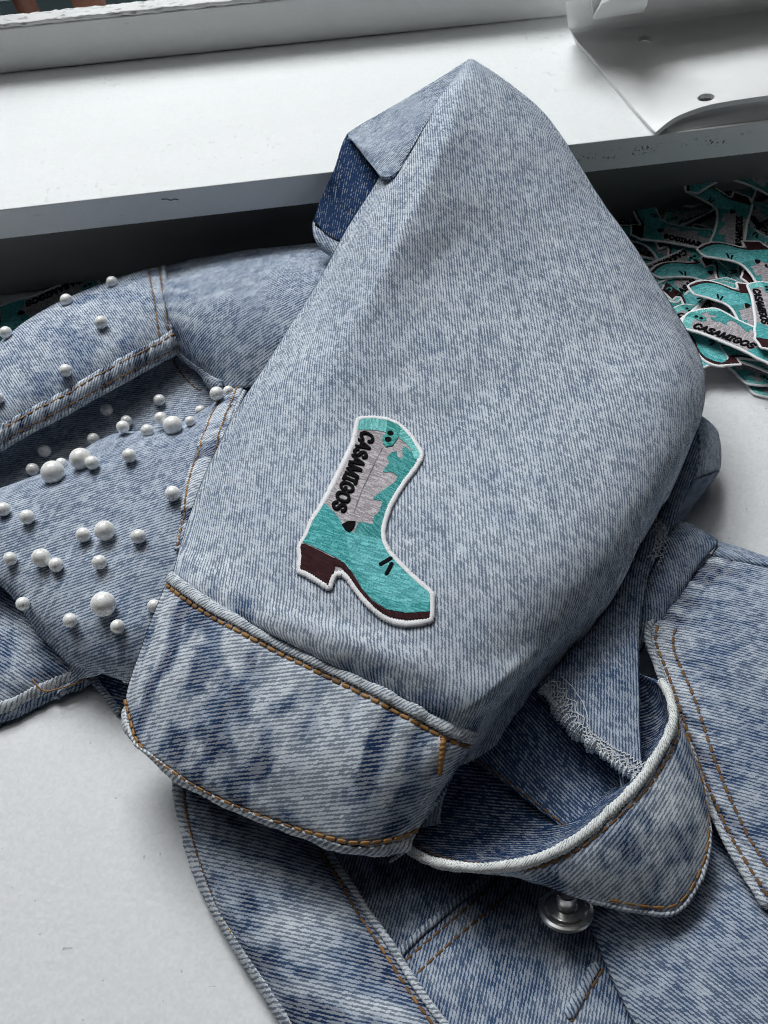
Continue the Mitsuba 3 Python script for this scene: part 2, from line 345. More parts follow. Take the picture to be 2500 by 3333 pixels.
scene['black_rubber'] = {'type': 'principled', 'base_color': rgb(.015, .015, .017), 'roughness': .5}
def skin(p, n, uv):
    return mix((.34, .155, .105), (.24, .10, .07), fbm(p.x * 120, p.y * 120, p.z * 120))
scene['skin'] = {'type': 'principled', 'base_color': mikit.proc(skin), 'roughness': .5, 'specular': .4}
scene['navy_cloth'] = two({'type': 'diffuse', 'reflectance': rgb(.012, .015, .03)})
scene['teal_paint'] = two({'type': 'principled', 'base_color': rgb(.05, .10, .115), 'roughness': .5})

# ------------------------------------------------------------------ the table, the shelf and what stands on it
def box(x0, x1, y0, y1, z0, z1, r=.0006):
    h = [m3.Manifold.sphere(r, 8).translate((x, y, z)) for x in (x0 + r, x1 - r) for y in (y0 + r, y1 - r) for z in (z0 + r, z1 - r)]
    return m3.Manifold.batch_hull(h)
V = np.array([[-.75, -.6, 0], [.75, -.6, 0], [.75, .9, 0], [-.75, .9, 0]])
add('table_top', mikit.ply(trimesh.util.concatenate([trimesh.creation.box(bounds=[[-.75, -.6, -.03], [.75, .9, 0]])]), 'table_surface'),
    label='white table top with a faint grain under the jacket', kind='structure')
add('shelf', mikit.ply(box(-.42, .42, .1408, .285, .047, .062), 'white_board', smooth=30), label='low white shelf board with a worn front edge, running behind the jacket', category='shelf')
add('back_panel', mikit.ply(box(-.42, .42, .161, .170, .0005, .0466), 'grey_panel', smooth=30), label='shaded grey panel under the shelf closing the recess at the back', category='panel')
yaw = T().translate([0, .2520, 0]).rotate([0, 0, 1], -1.3)
UPH = G("-213.4,438.4,0")[0][1]
labels['upstand_board'] = dict(label='white upright board with a rough raw top edge standing at the back of the shelf', category='board')
add('upstand_board__panel', mikit.ply(box(-.46, .46, 0, .0095, .0623, .0843), 'white_board', smooth=30, to_world=yaw))
scrap = box(-.46, .46, .0002, .0093, .0844, .0866, .0007).refine_to_length(.0022).to_mesh()
sv = np.array(scrap.vert_properties[:, :3]); sv += (meshkit.fbm(sv / .0022, 2, 3)[:, None] - .5) * np.array([0, .0011, .0009])
add('upstand_board__top_edge', mikit.ply((sv, scrap.tri_verts), 'rough_edge', smooth=50, to_world=yaw), label='rough sawn top edge of the board')
add('far_ledge', mikit.ply(box(-.6, .4, .36, .40, .0005, .05), 'teal_paint', smooth=30), label='dark teal ledge just behind the upright board', category='ledge')

# the bent white plastic stand on the shelf: a plate that curls up at the back, with a bowed front lip
plate = loft([
 G("107.2,206.2,92 129.6,205.7,93 161.1,206.6,94 228.5,209,95"),
 G("109.7,213.9,83 133.5,213.8,84 166.5,213.7,85 233.5,216.2,86"),
 G("111.6,218.7,76 136.2,217.6,77 169.5,216.7,78 236.4,219.1,79"),
 G("113.6,223.5,69.5 138.9,221.9,70.5 172.8,221.1,71.5 239.4,222.9,72.5"),
 G("116.2,222.6,66 141.7,222.1,66 175.6,220.5,67 240.2,221.6,68"),
 G("119.3,213.2,64.4 143.9,211.7,64.6 176.1,209.3,65.5 235.7,208.1,67"),
 G("125.4,183.4,64.4 144.9,180.9,65.5 174.3,177.7,67.5 223.6,175.5,69"),
 G("130.9,156.4,64.4 145.8,158.3,67 172.3,158.2,70 215.8,154.8,71"),
 G("134.9,139.3,64.4 147.1,145,68 162.5,146.2,70.6 212,144.9,72")], .0025)
pn = grid_normals(plate)
pm = m3.Manifold(m3.Mesh(*[np.ascontiguousarray(a, t) for a, t in zip(sheet_mesh(plate, pn, .0022), (np.float32, np.uint32))]))
for c, r in ((G("148.9,214.7,64")[0], .0034), (G("160,153.7,68")[0], .0036)):
    pm -= m3.Manifold.cylinder(.012, r, r, 28).translate((c[0], c[1], c[2] - .006))
pm = pm.to_mesh()
labels['plastic_stand'] = dict(label='bent white plastic stand with two round holes lying on the shelf', category='stand')
add('plastic_stand__plate', mikit.ply((pm.vert_properties[:, :3], pm.tri_verts), 'white_plastic', smooth=35))
lip = loft([G("117.9,204.9,98 131.3,206.1,98 149,210.6,98"), G("120.9,208.7,83 132.4,208.7,83 144.3,209.4,83"), G("120.8,206,85 131,201.3,90 140.9,193.4,96"), G("121.9,199.5,94 130.2,193.5,100 140.9,186.7,106")], .003)
add('plastic_stand__back_lip', mikit.ply(sheet_mesh(lip, grid_normals(lip), .0018), 'white_plastic', smooth=35))
rise = loft([G("140.8,143.6,64.5 152.1,149.1,66 163.8,149.2,68 213.9,148.1,69"), G("140.6,141.8,62.3 150.8,141.9,62.3 162.9,142.4,62.3 213.7,142.5,62.3")], .0025)
add('plastic_stand__front_flange', mikit.ply(sheet_mesh(rise, grid_normals(rise), .0018), 'white_plastic', smooth=35))

# ------------------------------------------------------------------ the jacket
labels[JACKET] = dict(label='light blue acid-washed denim jacket heaped on the white table, sewn with pearls', category='jacket')
cloth('sleeve', [
 G("58,173.3,88 58.5,172.6,88.5 59,172.1,88.9 59.2,171.9,89 59.3,171.9,89 59.8,171.8,89 60.3,171.3,89 61.3,172.2,88 62.1,172.6,87"),
 G("48.7,166.5,82 51,158.4,86.8 53,155.3,88.5 53.6,154.3,89 54.4,154.2,88.9 59.4,153.6,88.5 64.7,154.8,87 70.5,156.3,85 77.3,163,79"),
 G("29,152.6,73 36.2,133.5,83.5 41.7,125.5,87.3 43.4,123.8,88 45.2,123.7,87.7 57.5,127.1,83.5 69.3,128.9,80.5 81.4,131.3,77 93.6,141.2,68.4"),
 G("11.1,126.5,63 21.4,104.5,76.9 28.9,96.9,81.1 31.2,95.2,82 33.7,95.1,81.6 51.2,97.1,77 71.1,98.3,72 89.7,100.7,66.5 103.8,110.2,58.9"),
 G("-9.2,98.9,51.4 3.4,75.6,67 11.7,67.9,71.9 14.3,66.1,73 17.4,65.8,72.5 37.9,67.2,67 67.9,62.8,62.9 93.2,61,59.6 115.9,75.4,49"),
 G("-27.6,69.3,44.1 -13.7,47.1,59.4 -5,40,64.5 -2.3,38.2,65.6 1,37.4,65.4 23.1,34.5,61.7 58,25.1,59.2 95.9,24,55.6 126.7,46.3,39"),
 G("-46.1,36.4,40.8 -30.3,16,56 -19.7,8.7,60.8 -16.5,6.8,61.9 -12.7,5.6,61.8 12.4,-0.3,58.6 50.2,-11.1,57.9 93.2,-9.5,55 126.5,13.7,36"),
 G("-58.9,8.4,40 -41.3,-10.9,53.8 -26.1,-20.3,59.2 -21.5,-22.8,60.4 -17.8,-24.1,60.4 6.1,-31.4,58.4 38.6,-43.5,59.9 79.3,-41.4,55 112.9,-14.4,37"),
 G("-67.4,-14.1,39 -46.6,-35.5,53.1 -29.5,-46.9,58.9 -24.3,-50.1,60.3 -20.9,-51.8,60.5 1.8,-61.2,60.3 31.6,-69.2,60.5 66.7,-64.3,54.5 95.4,-39,37"),
 G("-70.5,-33.7,42 -50.5,-56.6,53.3 -32.4,-69,58 -27,-72.4,59 -23.8,-74,59.3 -3.2,-82.9,59.5 24.3,-89.3,58.5 52.8,-82.5,52.5 81.7,-59.8,37"),
 G("-71.2,-42.1,45 -51.9,-62.9,53.9 -34.1,-75.3,57.8 -28.8,-78.8,58.5 -25.7,-80.3,58.7 -6,-89.3,58.5 17.5,-98.3,57.5 40.4,-95.3,51.5 61.1,-82.3,37"),
 G("-71.9,-47.6,46 -53.9,-67,53.7 -35.7,-80.2,58.5 -30.3,-83.9,59.5 -27.3,-85.7,59.8 -8.5,-96.4,60 12.4,-105.8,56.5 26.8,-109.8,53.5 38.3,-100.8,38"),
 G("-73,-51.8,46 -55.9,-70.7,52.5 -45.5,-80.1,54.8 -42.3,-82.7,55 -39.7,-84.7,55.2 -23,-96.7,55 -2.1,-110.5,52.5 10.6,-118.1,48 20.2,-118.9,38")],
 G("46.2,27.4,68 38.6,-58.9,50"), period=1.06, fade=.66, var=.26, cov=.2, curl='LR', wrinkle=(1.5, 34), pucker=[('B', .55, 9, 11)], blot=0., seed=1)
cloth('sleeve_fold', [
 G("58,174.7,87 43.1,166.5,84 30.5,163.9,79 13.6,163.7,71 3,160.8,67.1"),
 G("56.3,167.2,85 41.5,153.4,83 28.8,147.2,79 15,149.9,72 3.1,158.4,67.7"),
 G("51.2,158.8,84 38.1,141.6,83 27,129.7,80 16.3,132.8,75 3.9,153.7,69"),
 G("40.5,144.6,83 31.8,128.8,81 24.4,119.9,78 17.2,120.9,75 8.5,138.6,70"),
 G("31,130.6,80 27.2,122.8,79 23.2,116.8,77 19.4,113.2,76 14.2,116.1,74")],
 G("11.4,135.1,73 40.9,148.1,83"), period=.95, fade=.55, var=.3, seed=2)
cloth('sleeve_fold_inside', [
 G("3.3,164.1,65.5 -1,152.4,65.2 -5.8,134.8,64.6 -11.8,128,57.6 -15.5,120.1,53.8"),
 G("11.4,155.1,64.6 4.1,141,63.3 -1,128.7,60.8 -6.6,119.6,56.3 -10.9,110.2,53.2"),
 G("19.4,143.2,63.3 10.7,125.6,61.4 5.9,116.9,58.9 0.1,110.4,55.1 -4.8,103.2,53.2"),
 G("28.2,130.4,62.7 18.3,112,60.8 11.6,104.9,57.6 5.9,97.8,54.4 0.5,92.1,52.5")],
 G("1,152.7,65.2 -8.2,118.3,55.1"), period=1.0, fade=.02, var=.12, cov=-8, seed=3)  # shade in the hollow of the fold is put into this dark cloth colour
cloth('sleeve_lip', [
 G("-15.5,121.1,53.1 -14.8,116.2,52.8 -10.9,111.9,52.4 -5,104.6,52.4"),
 G("-16.3,117.8,52.8 -15.4,109.7,51.8 -11.2,105.1,51.2 -6.5,99.6,51.2"),
 G("-15.9,113.8,51.2 -14.2,106.4,48.6 -10.9,102.3,48 -7.3,97.4,48")],
 G("-14.8,116.8,52.4 -10.5,102.1,48.6"), period=1.0, fade=.55, var=.2, seed=4)
cloth('sleeve_cuff', [
 G("-73.7,-51.6,45 -56.7,-71.3,52 -43.4,-82.1,53 -23.9,-96.2,53 -2.8,-110.4,51 9.9,-118.1,47 20,-119.2,38"),
 G("-80.8,-64.8,39.3 -62.5,-84.7,48 -47.6,-96,50 -28.3,-108.6,50 -8.8,-120.6,48 5.4,-126.3,44 15.6,-123.6,35.5"),
 G("-87.6,-77,31.5 -67.7,-99,42.5 -51.3,-110.4,45.5 -32.3,-122.4,45.5 -14.1,-131.7,43.5 -1.2,-134.6,38.5 9.1,-129.1,30.5"),
 G("-92.7,-86.2,22.6 -76.7,-109.7,33 -60.1,-122.1,36 -40.8,-133.8,36 -22.4,-143,35 -10.7,-144.6,32 1.3,-137.9,26"),
 G("-94,-88,19.8 -84.2,-104.8,27 -70.1,-119.4,29 -50,-132,30 -28.4,-143.9,30 -15.3,-147.4,28 -3.7,-145.1,24")],
 G("-62.2,-95.2,34 -24.9,-99.9,40"), period=1.22, fade=0.69, var=.42, cov=.6, curl='LR', wrinkle=(.7, 20), pucker=[('T', 1.1, 19, 9), ('B', .5, 6, 8)], seams=[('T', 3.2), ('B', 5.9)], drop=.55, blot=.80, blot_from='T', seed=5, bleach=.03)
cloth('yoke_flap', [
 G("-195.6,68,18.2 -164.7,89.6,26 -146.6,108.7,27 -132.8,117.5,28 -114.4,125.2,29 -97.6,129.7,30 -86.3,131.6,30"),
 G("-190.6,54,21.7 -160.7,74.7,31 -142.8,93.6,33 -127.6,103.5,33.5 -109.9,111.5,34 -94.6,115.7,35 -84.3,118.9,33"),
 G("-187.6,41.8,23.1 -158,61.4,33 -140,78.7,36 -123.2,89.6,37 -106.1,98.8,37 -91.7,101.8,38 -82.3,106.2,35"),
 G("-186.7,27.4,23.8 -154.7,41.8,34 -137.1,55.1,36 -119,65.9,37 -102.6,75.6,37 -88.6,82.4,36 -79.9,87.1,33"),
 G("-188.9,15.9,17.5 -156.2,28.8,25 -138.2,38.7,27 -120.2,48.5,28 -102,60.4,28 -89.3,69.8,27 -79.1,78.9,25")],
 G("-133.3,92.2,37 -109.9,47.2,37"), period=1.0, fade=.60, var=.34, cov=.5, curl='T', pucker=[('R', .9, 6, 6)], seams=[('B', 2.6), ('B', 8.2), ('R', 2.4), ('R', 7.0)], blot=0.2, seed=6)
cloth('back_sleeve', [
 G("-91.7,145.2,18 -66.8,138.6,27 -45.2,138.1,28 -26,136.7,29 -0.6,135.2,29"),
 G("-87.2,123.1,30 -64.1,122.1,34 -43.1,120.7,36 -23.5,119.8,37 -1,118.3,37"),
 G("-84.2,102.9,36 -61.5,100.6,41 -41.3,99.2,43 -21.5,97.5,44 -2,95.6,44"),
 G("-81,87.4,36 -60.7,80.7,44 -41.1,79.4,46 -23.9,79.3,46 -6.9,77.8,46"),
 G("-79.8,80.5,29 -63.8,66.5,37 -46,63.3,41 -30.8,63.8,42 -15.8,62.7,42"),
 G("-81.4,87.1,16 -67.7,62.2,27 -55.7,49.6,29 -40.4,47.3,31 -29,47.1,32")],
 G("-68.8,71.3,41 -25.6,92.2,44"), period=1.15, fade=.50, var=.28, wrinkle=(1.4, 22), curl='T', pucker=[('L', .6, 12, 10)], seed=7)
cloth('back_under', [
 G("-198.5,42.3,9.8 -164.4,56.6,14 -134.3,72.7,15 -106.8,84.3,16 -82.5,92.4,17 -63.9,73.4,17 -45.8,72.3,18"),
 G("-195.2,20.1,9.1 -161,31.4,13 -131.7,43.8,14 -97.6,58.7,15 -78,68.3,16 -58.1,61,16 -38.3,63.7,17"),
 G("-193,1.4,9.1 -157.5,7,13 -128.6,13.7,14 -92.5,30.2,14 -73.7,41.7,15 -54.4,51.9,15 -31.1,49.9,16")],
 G("-138.4,46.7,6 -98.9,45,7"), period=1.1, fade=0.6, var=.34, cov=0, seed=8)
cloth('back_panel_pearls', [
 G("-184.9,13,17 -138.1,20.8,21 -125.3,24.6,22 -114.6,32.2,23 -103.5,37.1,24 -88.5,36.8,24 -75.2,38.9,25 -63.9,45.5,26 -50.6,52.6,26 -37.4,56.5,24"),
 G("-177.4,4.9,23 -135.4,12.5,26 -122.1,15.8,27 -111.2,22.4,28 -99.6,26.7,29 -85,27,29 -71.7,28.9,30 -60.2,35.9,30 -48.3,43.2,29 -35.5,47.5,26"),
 G("-170.7,-5.3,27 -133,0.6,29 -118.6,3.6,31 -106.5,9.2,32 -94.3,12.5,32 -79.9,13,33 -67.5,15.9,33 -55,22.4,33 -44.6,31,30 -32.1,35.3,26"),
 G("-165.7,-16.8,27 -137.8,-16.6,29 -127.1,-17.8,30 -118.2,-17.7,31 -109.6,-16.5,32 -100.9,-15.3,33 -92.2,-14.1,34 -78.4,-12.6,35 -66.8,-9.1,34 -53.6,-1.9,31"),
 G("-145.3,-27,23 -135.4,-30.4,26 -126,-33.1,28 -116.9,-34.7,30 -108.3,-34.6,31 -99.7,-34.9,32 -91.2,-35.3,33 -83,-35.1,33 -71.8,-32.3,32 -63.9,-28.8,30"),
 G("-139.7,-31.9,15.5 -130.3,-41.5,22 -123.8,-46.2,25 -115.4,-50.2,27 -107.6,-52.2,28 -99.1,-54.4,29 -90.8,-55.8,30 -85.9,-56,30 -81.4,-55.4,29 -75.3,-54.3,28"),
 G("-132.8,-41.6,9.5 -124.7,-51.8,15.5 -117.6,-58.3,20 -112.1,-61.5,21 -106.8,-63.7,22 -99.9,-66.1,23 -93.2,-67.5,24 -88.4,-68,24 -83.7,-68.2,24 -78.9,-68.1,24"),
 G("-123.9,-52.4,6 -120.2,-57,8 -116,-61.3,11 -110.9,-64.3,12.5 -105.9,-66.5,13.2 -101.3,-68.6,14 -97,-70.5,14 -92.9,-72.7,14.8 -88.6,-74.7,15.5 -83.8,-76.2,15.5")],
 G("-122.8,-22.3,31 -83.5,-14,35"), period=1.15, fade=.52, var=.24, wrinkle=(.9, 24), curl='B', seed=9)
cloth('back_hem_panel', [
 G("-198.3,29.1,4.2 -159.2,1.1,6 -138.7,-13.6,7 -118.2,-38.1,8 -103.3,-54,8"),
 G("-191.4,-3.9,7 -153.4,-28.5,10 -136,-39.7,11 -124.9,-50.4,10 -111.4,-57.7,8"),
 G("-185.9,-44,7.7 -149,-55.5,11 -135.2,-59.2,11 -122.7,-58.8,9 -111.4,-61,7"),
 G("-179.1,-80.5,4 -148.5,-74.5,5 -138.9,-72.5,5 -126.4,-66.7,5 -112.6,-62.2,5")],
 G("-149.8,-29,10 -134.1,-40.9,11"), period=1.15, fade=.52, var=.36, cov=.3, pucker=[('B', 1.0, 11, 6)], blot=0.4, seed=10)
cloth('back_hem_inside', [
 G("-114.3,-58,4 -108,-59.3,5 -101.7,-61.7,6 -94.6,-64.1,7"),
 G("-112.6,-60.7,3 -106.2,-64.3,4 -100.3,-67.1,5 -94.6,-69.1,6"),
 G("-106.8,-68.6,2.5 -102.5,-71.4,3.5 -98.5,-73.4,4 -94.5,-75,5"),
 G("-100.9,-76.8,2 -98.5,-78.6,2.5 -96.4,-80.1,3 -94.2,-81.5,3.5")],
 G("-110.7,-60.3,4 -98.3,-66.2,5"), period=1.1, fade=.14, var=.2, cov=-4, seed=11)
cloth('front_placket', [
 G("-79.5,-103.4,5 -67.1,-107,9 -50.2,-114.3,10 -32.8,-128.8,10"),
 G("-79.1,-111.9,5 -65.8,-121.5,11 -48.6,-131.1,13 -28,-140.5,12"),
 G("-76,-125.7,4 -62,-136.2,11 -44.4,-145,14 -22.3,-150.5,13"),
 G("-71.5,-139.2,4 -57.7,-149.5,11 -39.3,-157.9,14 -17.4,-160.1,13"),
 G("-65.5,-151.7,4 -50.9,-162.5,11 -31.6,-169.3,14 -11.8,-169.1,13"),
 G("-58.9,-162.7,4 -43,-173.7,11 -24.3,-178.9,14 -6.4,-179.6,13"),
 G("-52.7,-172.2,4 -35.4,-184.4,11 -17.2,-189.4,14 -0.9,-188.7,13"),
 G("-43.8,-186.9,4 -28.3,-195.8,11 -10.6,-200.5,14 6,-198.6,13")],
 G("-50.7,-160.1,12 -28.8,-167,14"), period=1.15, fade=0.54, var=.44, cov=.2, wrinkle=(.9, 22), curl='L', pucker=[('R', .9, 13, 13), ('T', .5, 14, 10)], seams=[('L', 5.2), ('R', 3.0)], blot=.62, blot_from='R', seed=12)
cloth('front_body', [
 G("-39.4,-125.7,4 -15.6,-128.6,4.5 13.5,-133.6,4.5 48.7,-142,4 68.4,-151.2,3"),
 G("-25.9,-150.8,6 -3.4,-154.1,6.5 21.6,-157.2,5 38,-160.1,4 64.5,-167.3,2.5"),
 G("-12.1,-171.7,8 7.8,-175.3,8.5 27.6,-178.3,7 48.7,-181.7,4 66.7,-185.8,2.5"),
 G("-1.4,-195.9,9 17.2,-200.2,9.5 36.3,-201.7,7 55.3,-204.3,4 68.1,-205.3,2.5")],
 G("-3.7,-157,7 0,-148.7,6"), period=1.0, fade=0.48, var=.36, cov=-.6, wrinkle=(.9, 20), pucker=[('L', .6, 8, 8)], blot=0.22, seed=13)
cloth('right_panel', [
 G("72.9,-118.3,7 94.2,-137.3,9 114.8,-144.6,10 145.1,-152.8,6"),
 G("58.4,-148.9,8 78.2,-153.4,10 109.8,-158.7,11 141.7,-162.2,6.6"),
 G("44.9,-159.7,6 69.6,-169.8,11 103.2,-177.4,13 133.5,-181.9,7.8"),
 G("46.4,-167.9,6 68.7,-177.8,12 100.4,-185.9,13 129.5,-191.5,7.8"),
 G("48.6,-178.6,6 69.2,-186,12 97.6,-194.1,13 125.9,-200.4,7.8"),
 G("50.5,-186.3,6 69.8,-193.3,12 95.7,-199.8,13 124.1,-205.3,7.8"),
 G("54.4,-198.7,6 73.1,-204.2,12 92.4,-209.7,13 119.7,-216,7.8")],
 G("53.9,-168.1,9 71.7,-186.2,12"), period=1.1, fade=0.44, var=.26, wrinkle=(.9, 26), curl='L', seed=14)
cloth('right_yoke', [
 G("114.7,-46.4,13 125,-50.6,14 142.6,-57.9,14 177.6,-67.9,8.4"),
 G("96.3,-63.1,17 112.7,-72.4,19 134.8,-78.4,18 170.8,-84.4,10.8"),
 G("83.3,-82.6,18 103,-94,21 126.3,-102.5,20 159.8,-110.3,12"),
 G("84.6,-102,18 101.4,-109.9,21 121.3,-117.6,20 153.4,-126,12"),
 G("85.9,-121.3,17 98.9,-129,20 115.4,-135.5,20 146.5,-143.5,12"),
 G("88.6,-142.8,16 99,-148.8,18 112.7,-153.2,18 143.6,-159.9,10.8"),
 G("96.1,-171.1,15 102.8,-172.4,16 111.8,-173.4,16 143.8,-175,9.6")],
 G("100.3,-87.8,20 116.6,-95.2,20"), period=1.05, fade=0.46, var=.26, cov=.2, wrinkle=(.8, 24), pucker=[('L', 1.3, 12, 5.5)], seams=[('L', 3.0), ('L', 9.0)], blot=0.18, seed=15)
cloth('second_cuff', [
 G("-5,-141.4,16 5.9,-150.9,24 18.8,-155.5,29 29.3,-155.5,31 40.3,-152.9,33 52,-146.9,35 63.1,-139.1,36 72,-130.3,36 78.9,-120.9,34 81.7,-111.8,31 81.2,-101.4,27"),
 G("-3.3,-142.5,13 8.2,-151.5,21 22.7,-156.5,26 35.4,-159.2,29 48.7,-158.4,30 62.9,-153.7,31 72.7,-146.6,31 80.1,-137.1,30 83.5,-126.7,29 83.8,-115.3,28 82.4,-101.8,25"),
 G("-2,-142.8,11 10,-150.1,15 25.6,-155.7,20 37.8,-162.3,23 51.7,-166.9,20 67,-170.3,17 77.4,-164.3,18 84,-153.5,20 87.4,-137.8,21 86.2,-121.1,23 83.6,-102.9,23")],
 G("42.8,-161.4,29 52.2,-153.8,31"), period=1.15, fade=0.72, var=.40, cov=.2, wrinkle=(1.1, 18), pucker=[('B', .8, 8, 11), ('T', .35, 5, 9)], seams=[('T', 3.6)], blot=.5, blot_from='T', seed=16)
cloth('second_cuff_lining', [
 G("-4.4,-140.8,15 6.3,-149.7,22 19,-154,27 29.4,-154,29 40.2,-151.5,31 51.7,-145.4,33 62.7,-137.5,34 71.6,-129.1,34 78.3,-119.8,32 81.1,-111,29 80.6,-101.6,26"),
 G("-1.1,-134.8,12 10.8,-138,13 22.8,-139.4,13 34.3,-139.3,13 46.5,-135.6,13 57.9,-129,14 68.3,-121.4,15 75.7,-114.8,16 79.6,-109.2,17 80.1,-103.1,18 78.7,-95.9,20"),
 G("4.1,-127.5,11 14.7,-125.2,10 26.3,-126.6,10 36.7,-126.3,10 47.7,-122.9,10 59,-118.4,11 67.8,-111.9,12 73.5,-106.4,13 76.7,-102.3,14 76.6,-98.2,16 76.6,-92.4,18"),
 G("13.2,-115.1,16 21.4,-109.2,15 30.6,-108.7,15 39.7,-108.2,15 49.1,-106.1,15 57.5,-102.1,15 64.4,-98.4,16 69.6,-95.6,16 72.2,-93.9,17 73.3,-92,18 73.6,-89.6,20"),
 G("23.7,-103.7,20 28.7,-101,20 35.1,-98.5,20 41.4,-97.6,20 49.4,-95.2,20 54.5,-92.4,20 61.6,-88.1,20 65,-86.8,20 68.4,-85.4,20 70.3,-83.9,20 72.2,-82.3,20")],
 G("8.9,-124.5,10 35.9,-130.8,10"), period=1.1, fade=.20, var=.25, cov=-4, blot=0.2, seed=17)  # dark indigo lining, with the shade inside the cuff also put into its colour
cloth('second_sleeve_inside', [
 G("16.2,-114.8,18 24.2,-120.7,15 33,-129.6,14.5 40.3,-137.4,14.5 46.6,-145.1,16"),
 G("23.2,-107.2,22 33.9,-115.4,18 43,-122.5,15.5 51.3,-132.1,16 56.9,-139.5,18"),
 G("31.9,-99.4,24 42.8,-106.1,20 52.9,-116.1,18 60.9,-126.5,18 66.7,-133.1,20"),
 G("42.3,-90.8,26 51.7,-98.3,22 60.7,-106.7,20 65.8,-117.1,20 70,-130.2,22")],
 G("35.2,-106.8,20 51.9,-129.1,16"), period=1.0, fade=.36, var=.16, cov=-2.5, seed=18)
cloth('second_sleeve_turned', [
 G("94.6,-22,18 97.7,-29.5,20 101.4,-33.6,19"),
 G("81,-43,20 88.9,-47.6,22 98.2,-44.5,21"),
 G("69.2,-58.8,22 78.9,-64.1,25 88.1,-60.2,23"),
 G("52.9,-76.1,23 68.1,-83,28 81.1,-77.5,25"),
 G("38,-89.6,25 59.5,-100.8,31 75.4,-97.9,28"),
 G("43.4,-98.1,27 58.9,-110.6,31 72.4,-111.2,29"),
 G("51.2,-116.2,27 60.6,-122.8,30 70,-121.9,29"),
 G("60.7,-127,26 63.9,-130.6,28 68.6,-129.7,28"),
 G("67.4,-134,25 67.9,-134.4,25 68.5,-134.1,25")],
 G("71.9,-80,28 63.6,-115.4,30"), period=.95, fade=.42, var=.22, cov=-.5, wrinkle=(.5, 20), curl='R', drop=.6, seed=19)
cloth('gusset', [
 G("117.5,19.5,18 123.1,14.6,21 127.1,5.6,22"),
 G("109.7,-3.7,18 116.2,-7,22 120,-11.9,23"),
 G("102.4,-18.7,18 108.2,-22.4,22 114,-19.7,22"),
 G("96.7,-28.1,17 101.1,-32.8,20 106,-32.5,20"),
 G("91.2,-37.3,16 96.1,-40.6,18 100.3,-41.8,18")],
 G("118.6,-1.5,22 102.4,-31.3,20"), period=1.0, fade=.41, var=.2, cov=-.5, seed=20)
cloth('gusset_cap', [
 G("123.8,13.7,21 127.1,13.2,21 130.9,12.9,17"),
 G("122.9,1.6,24.5 129.9,5.8,20 134.6,9,13"),
 G("120,-9.7,24.5 126.6,-5.3,21 132.5,-0.9,13"),
 G("115.5,-18.9,23 121.9,-15.5,21 129.6,-8.9,14")],
 G("126.3,7,22 125.4,-10.1,20"), period=.8, fade=.56, var=.18, seed=21)
cloth('gusset_fold', [
 G("115.4,-17.7,21 122.9,-13.8,18 130,-8.1,12.5"),
 G("112,-21,13 119.1,-16.5,10 125.9,-10.5,6"),
 G("107.4,-25.9,7 109.7,-25.4,5 112.3,-23.6,3")],
 G("113.5,-20,12 126.9,-11.2,10"), period=1.1, fade=.33, var=.25, seed=22)
cloth('right_turnback', [
 G("98.3,-36.2,16 102.1,-37.5,17 108.1,-32.7,16 112.4,-35.6,14"),
 G("94,-45.4,18 99.5,-46,20 107.7,-43.6,19 119.1,-42.6,15"),
 G("89.2,-54.9,18 93.6,-55.9,20 100.6,-54.3,20 113.2,-48.5,16"),
 G("84.1,-65.9,18 88.5,-66.9,20 93.6,-65.7,20 100.6,-63.3,17"),
 G("80.7,-74.3,17 84.2,-75.7,18 88.3,-75,18 93.9,-72.2,15"),
 G("79.6,-81.2,15 81.2,-81.1,15 82.9,-80.4,15 85.1,-78.6,14")],
 G("94.7,-55.1,20 93.7,-68.5,20"), period=.95, fade=.42, var=.2, cov=-.5, curl='R', drop=.5, seed=23)
cloth('right_rolled_edge', [
 G("121.3,-38.5,9 128.1,-43,10 136.4,-48.3,10 147.7,-55.4,10 179.1,-71.5,6"),
 G("118.7,-42.8,13 126.1,-47.1,14 134.4,-52.1,14 145.5,-59.1,14 177.3,-74,8.4"),
 G("116.1,-46.4,14.5 124.6,-51.3,15 133.3,-54.9,15 144.5,-61.3,15 177.3,-74.5,9"),
 G("115,-47.5,13 124.5,-53.2,12.5 133.5,-56,12.5 144.9,-62,12.5 177.8,-74.9,7.5")],
 G("120.6,-43.5,13 130.7,-53.8,14"), period=1.0, fade=.45, var=.2, seed=24)

cloth('cuff_underlap', [
 G("11.2,-121.5,21 13.1,-119.5,18.5 14.4,-118.3,18.5"),
 G("6.5,-127.8,15.5 8.1,-127.1,15.5 9.2,-126.3,15.5"),
 G("1.8,-132.8,13 4.8,-132.3,13 6.9,-131.6,13"),
 G("-1.8,-136.3,11.5 2.6,-135.6,11.5 6.6,-134.7,11.5")], G("7.3,-126.4,15 5,-132.9,13"), period=1.0, fade=.80, var=.3, seed=30)

# ------------------------------------------------------------------ rolled hems, cords and seams
edging('cuff_seam_cord', *edge_path('sleeve_cuff', 'T', .2, 260), 2.0, 1.0, tone=.96, lift=.5, cov=1, period=.8, seed=2, label='pale frayed seam ridge between sleeve and cuff')
edging('cuff_hem', *edge_path('sleeve_cuff', 'B', 1.7, 260), 2.3, .85, tone=.96, lean=.72, period=1.3, cov=1, seed=3, label='whitened rolled hem of the cuff')
edging('second_cuff_rim', *edge_path('second_cuff', 'T', .2, 300), 1.6, 1.45, tone=1.0, lean=.55, period=.55, lift=.2, seed=4, fray=.32, var=.22, cov=5, warm=1.0, label='thick cream rim of the open cuff')
edging('second_cuff_edge', *edge_path('second_cuff', 'B', .4, 220, .35, 1.), 0.8, .7, tone=.8, cov=1, seed=5)
edging('yoke_hem', *edge_path('yoke_flap', 'B', .5, 220), 1.1, .7, tone=.88, cov=1, seed=6, lift=.1)
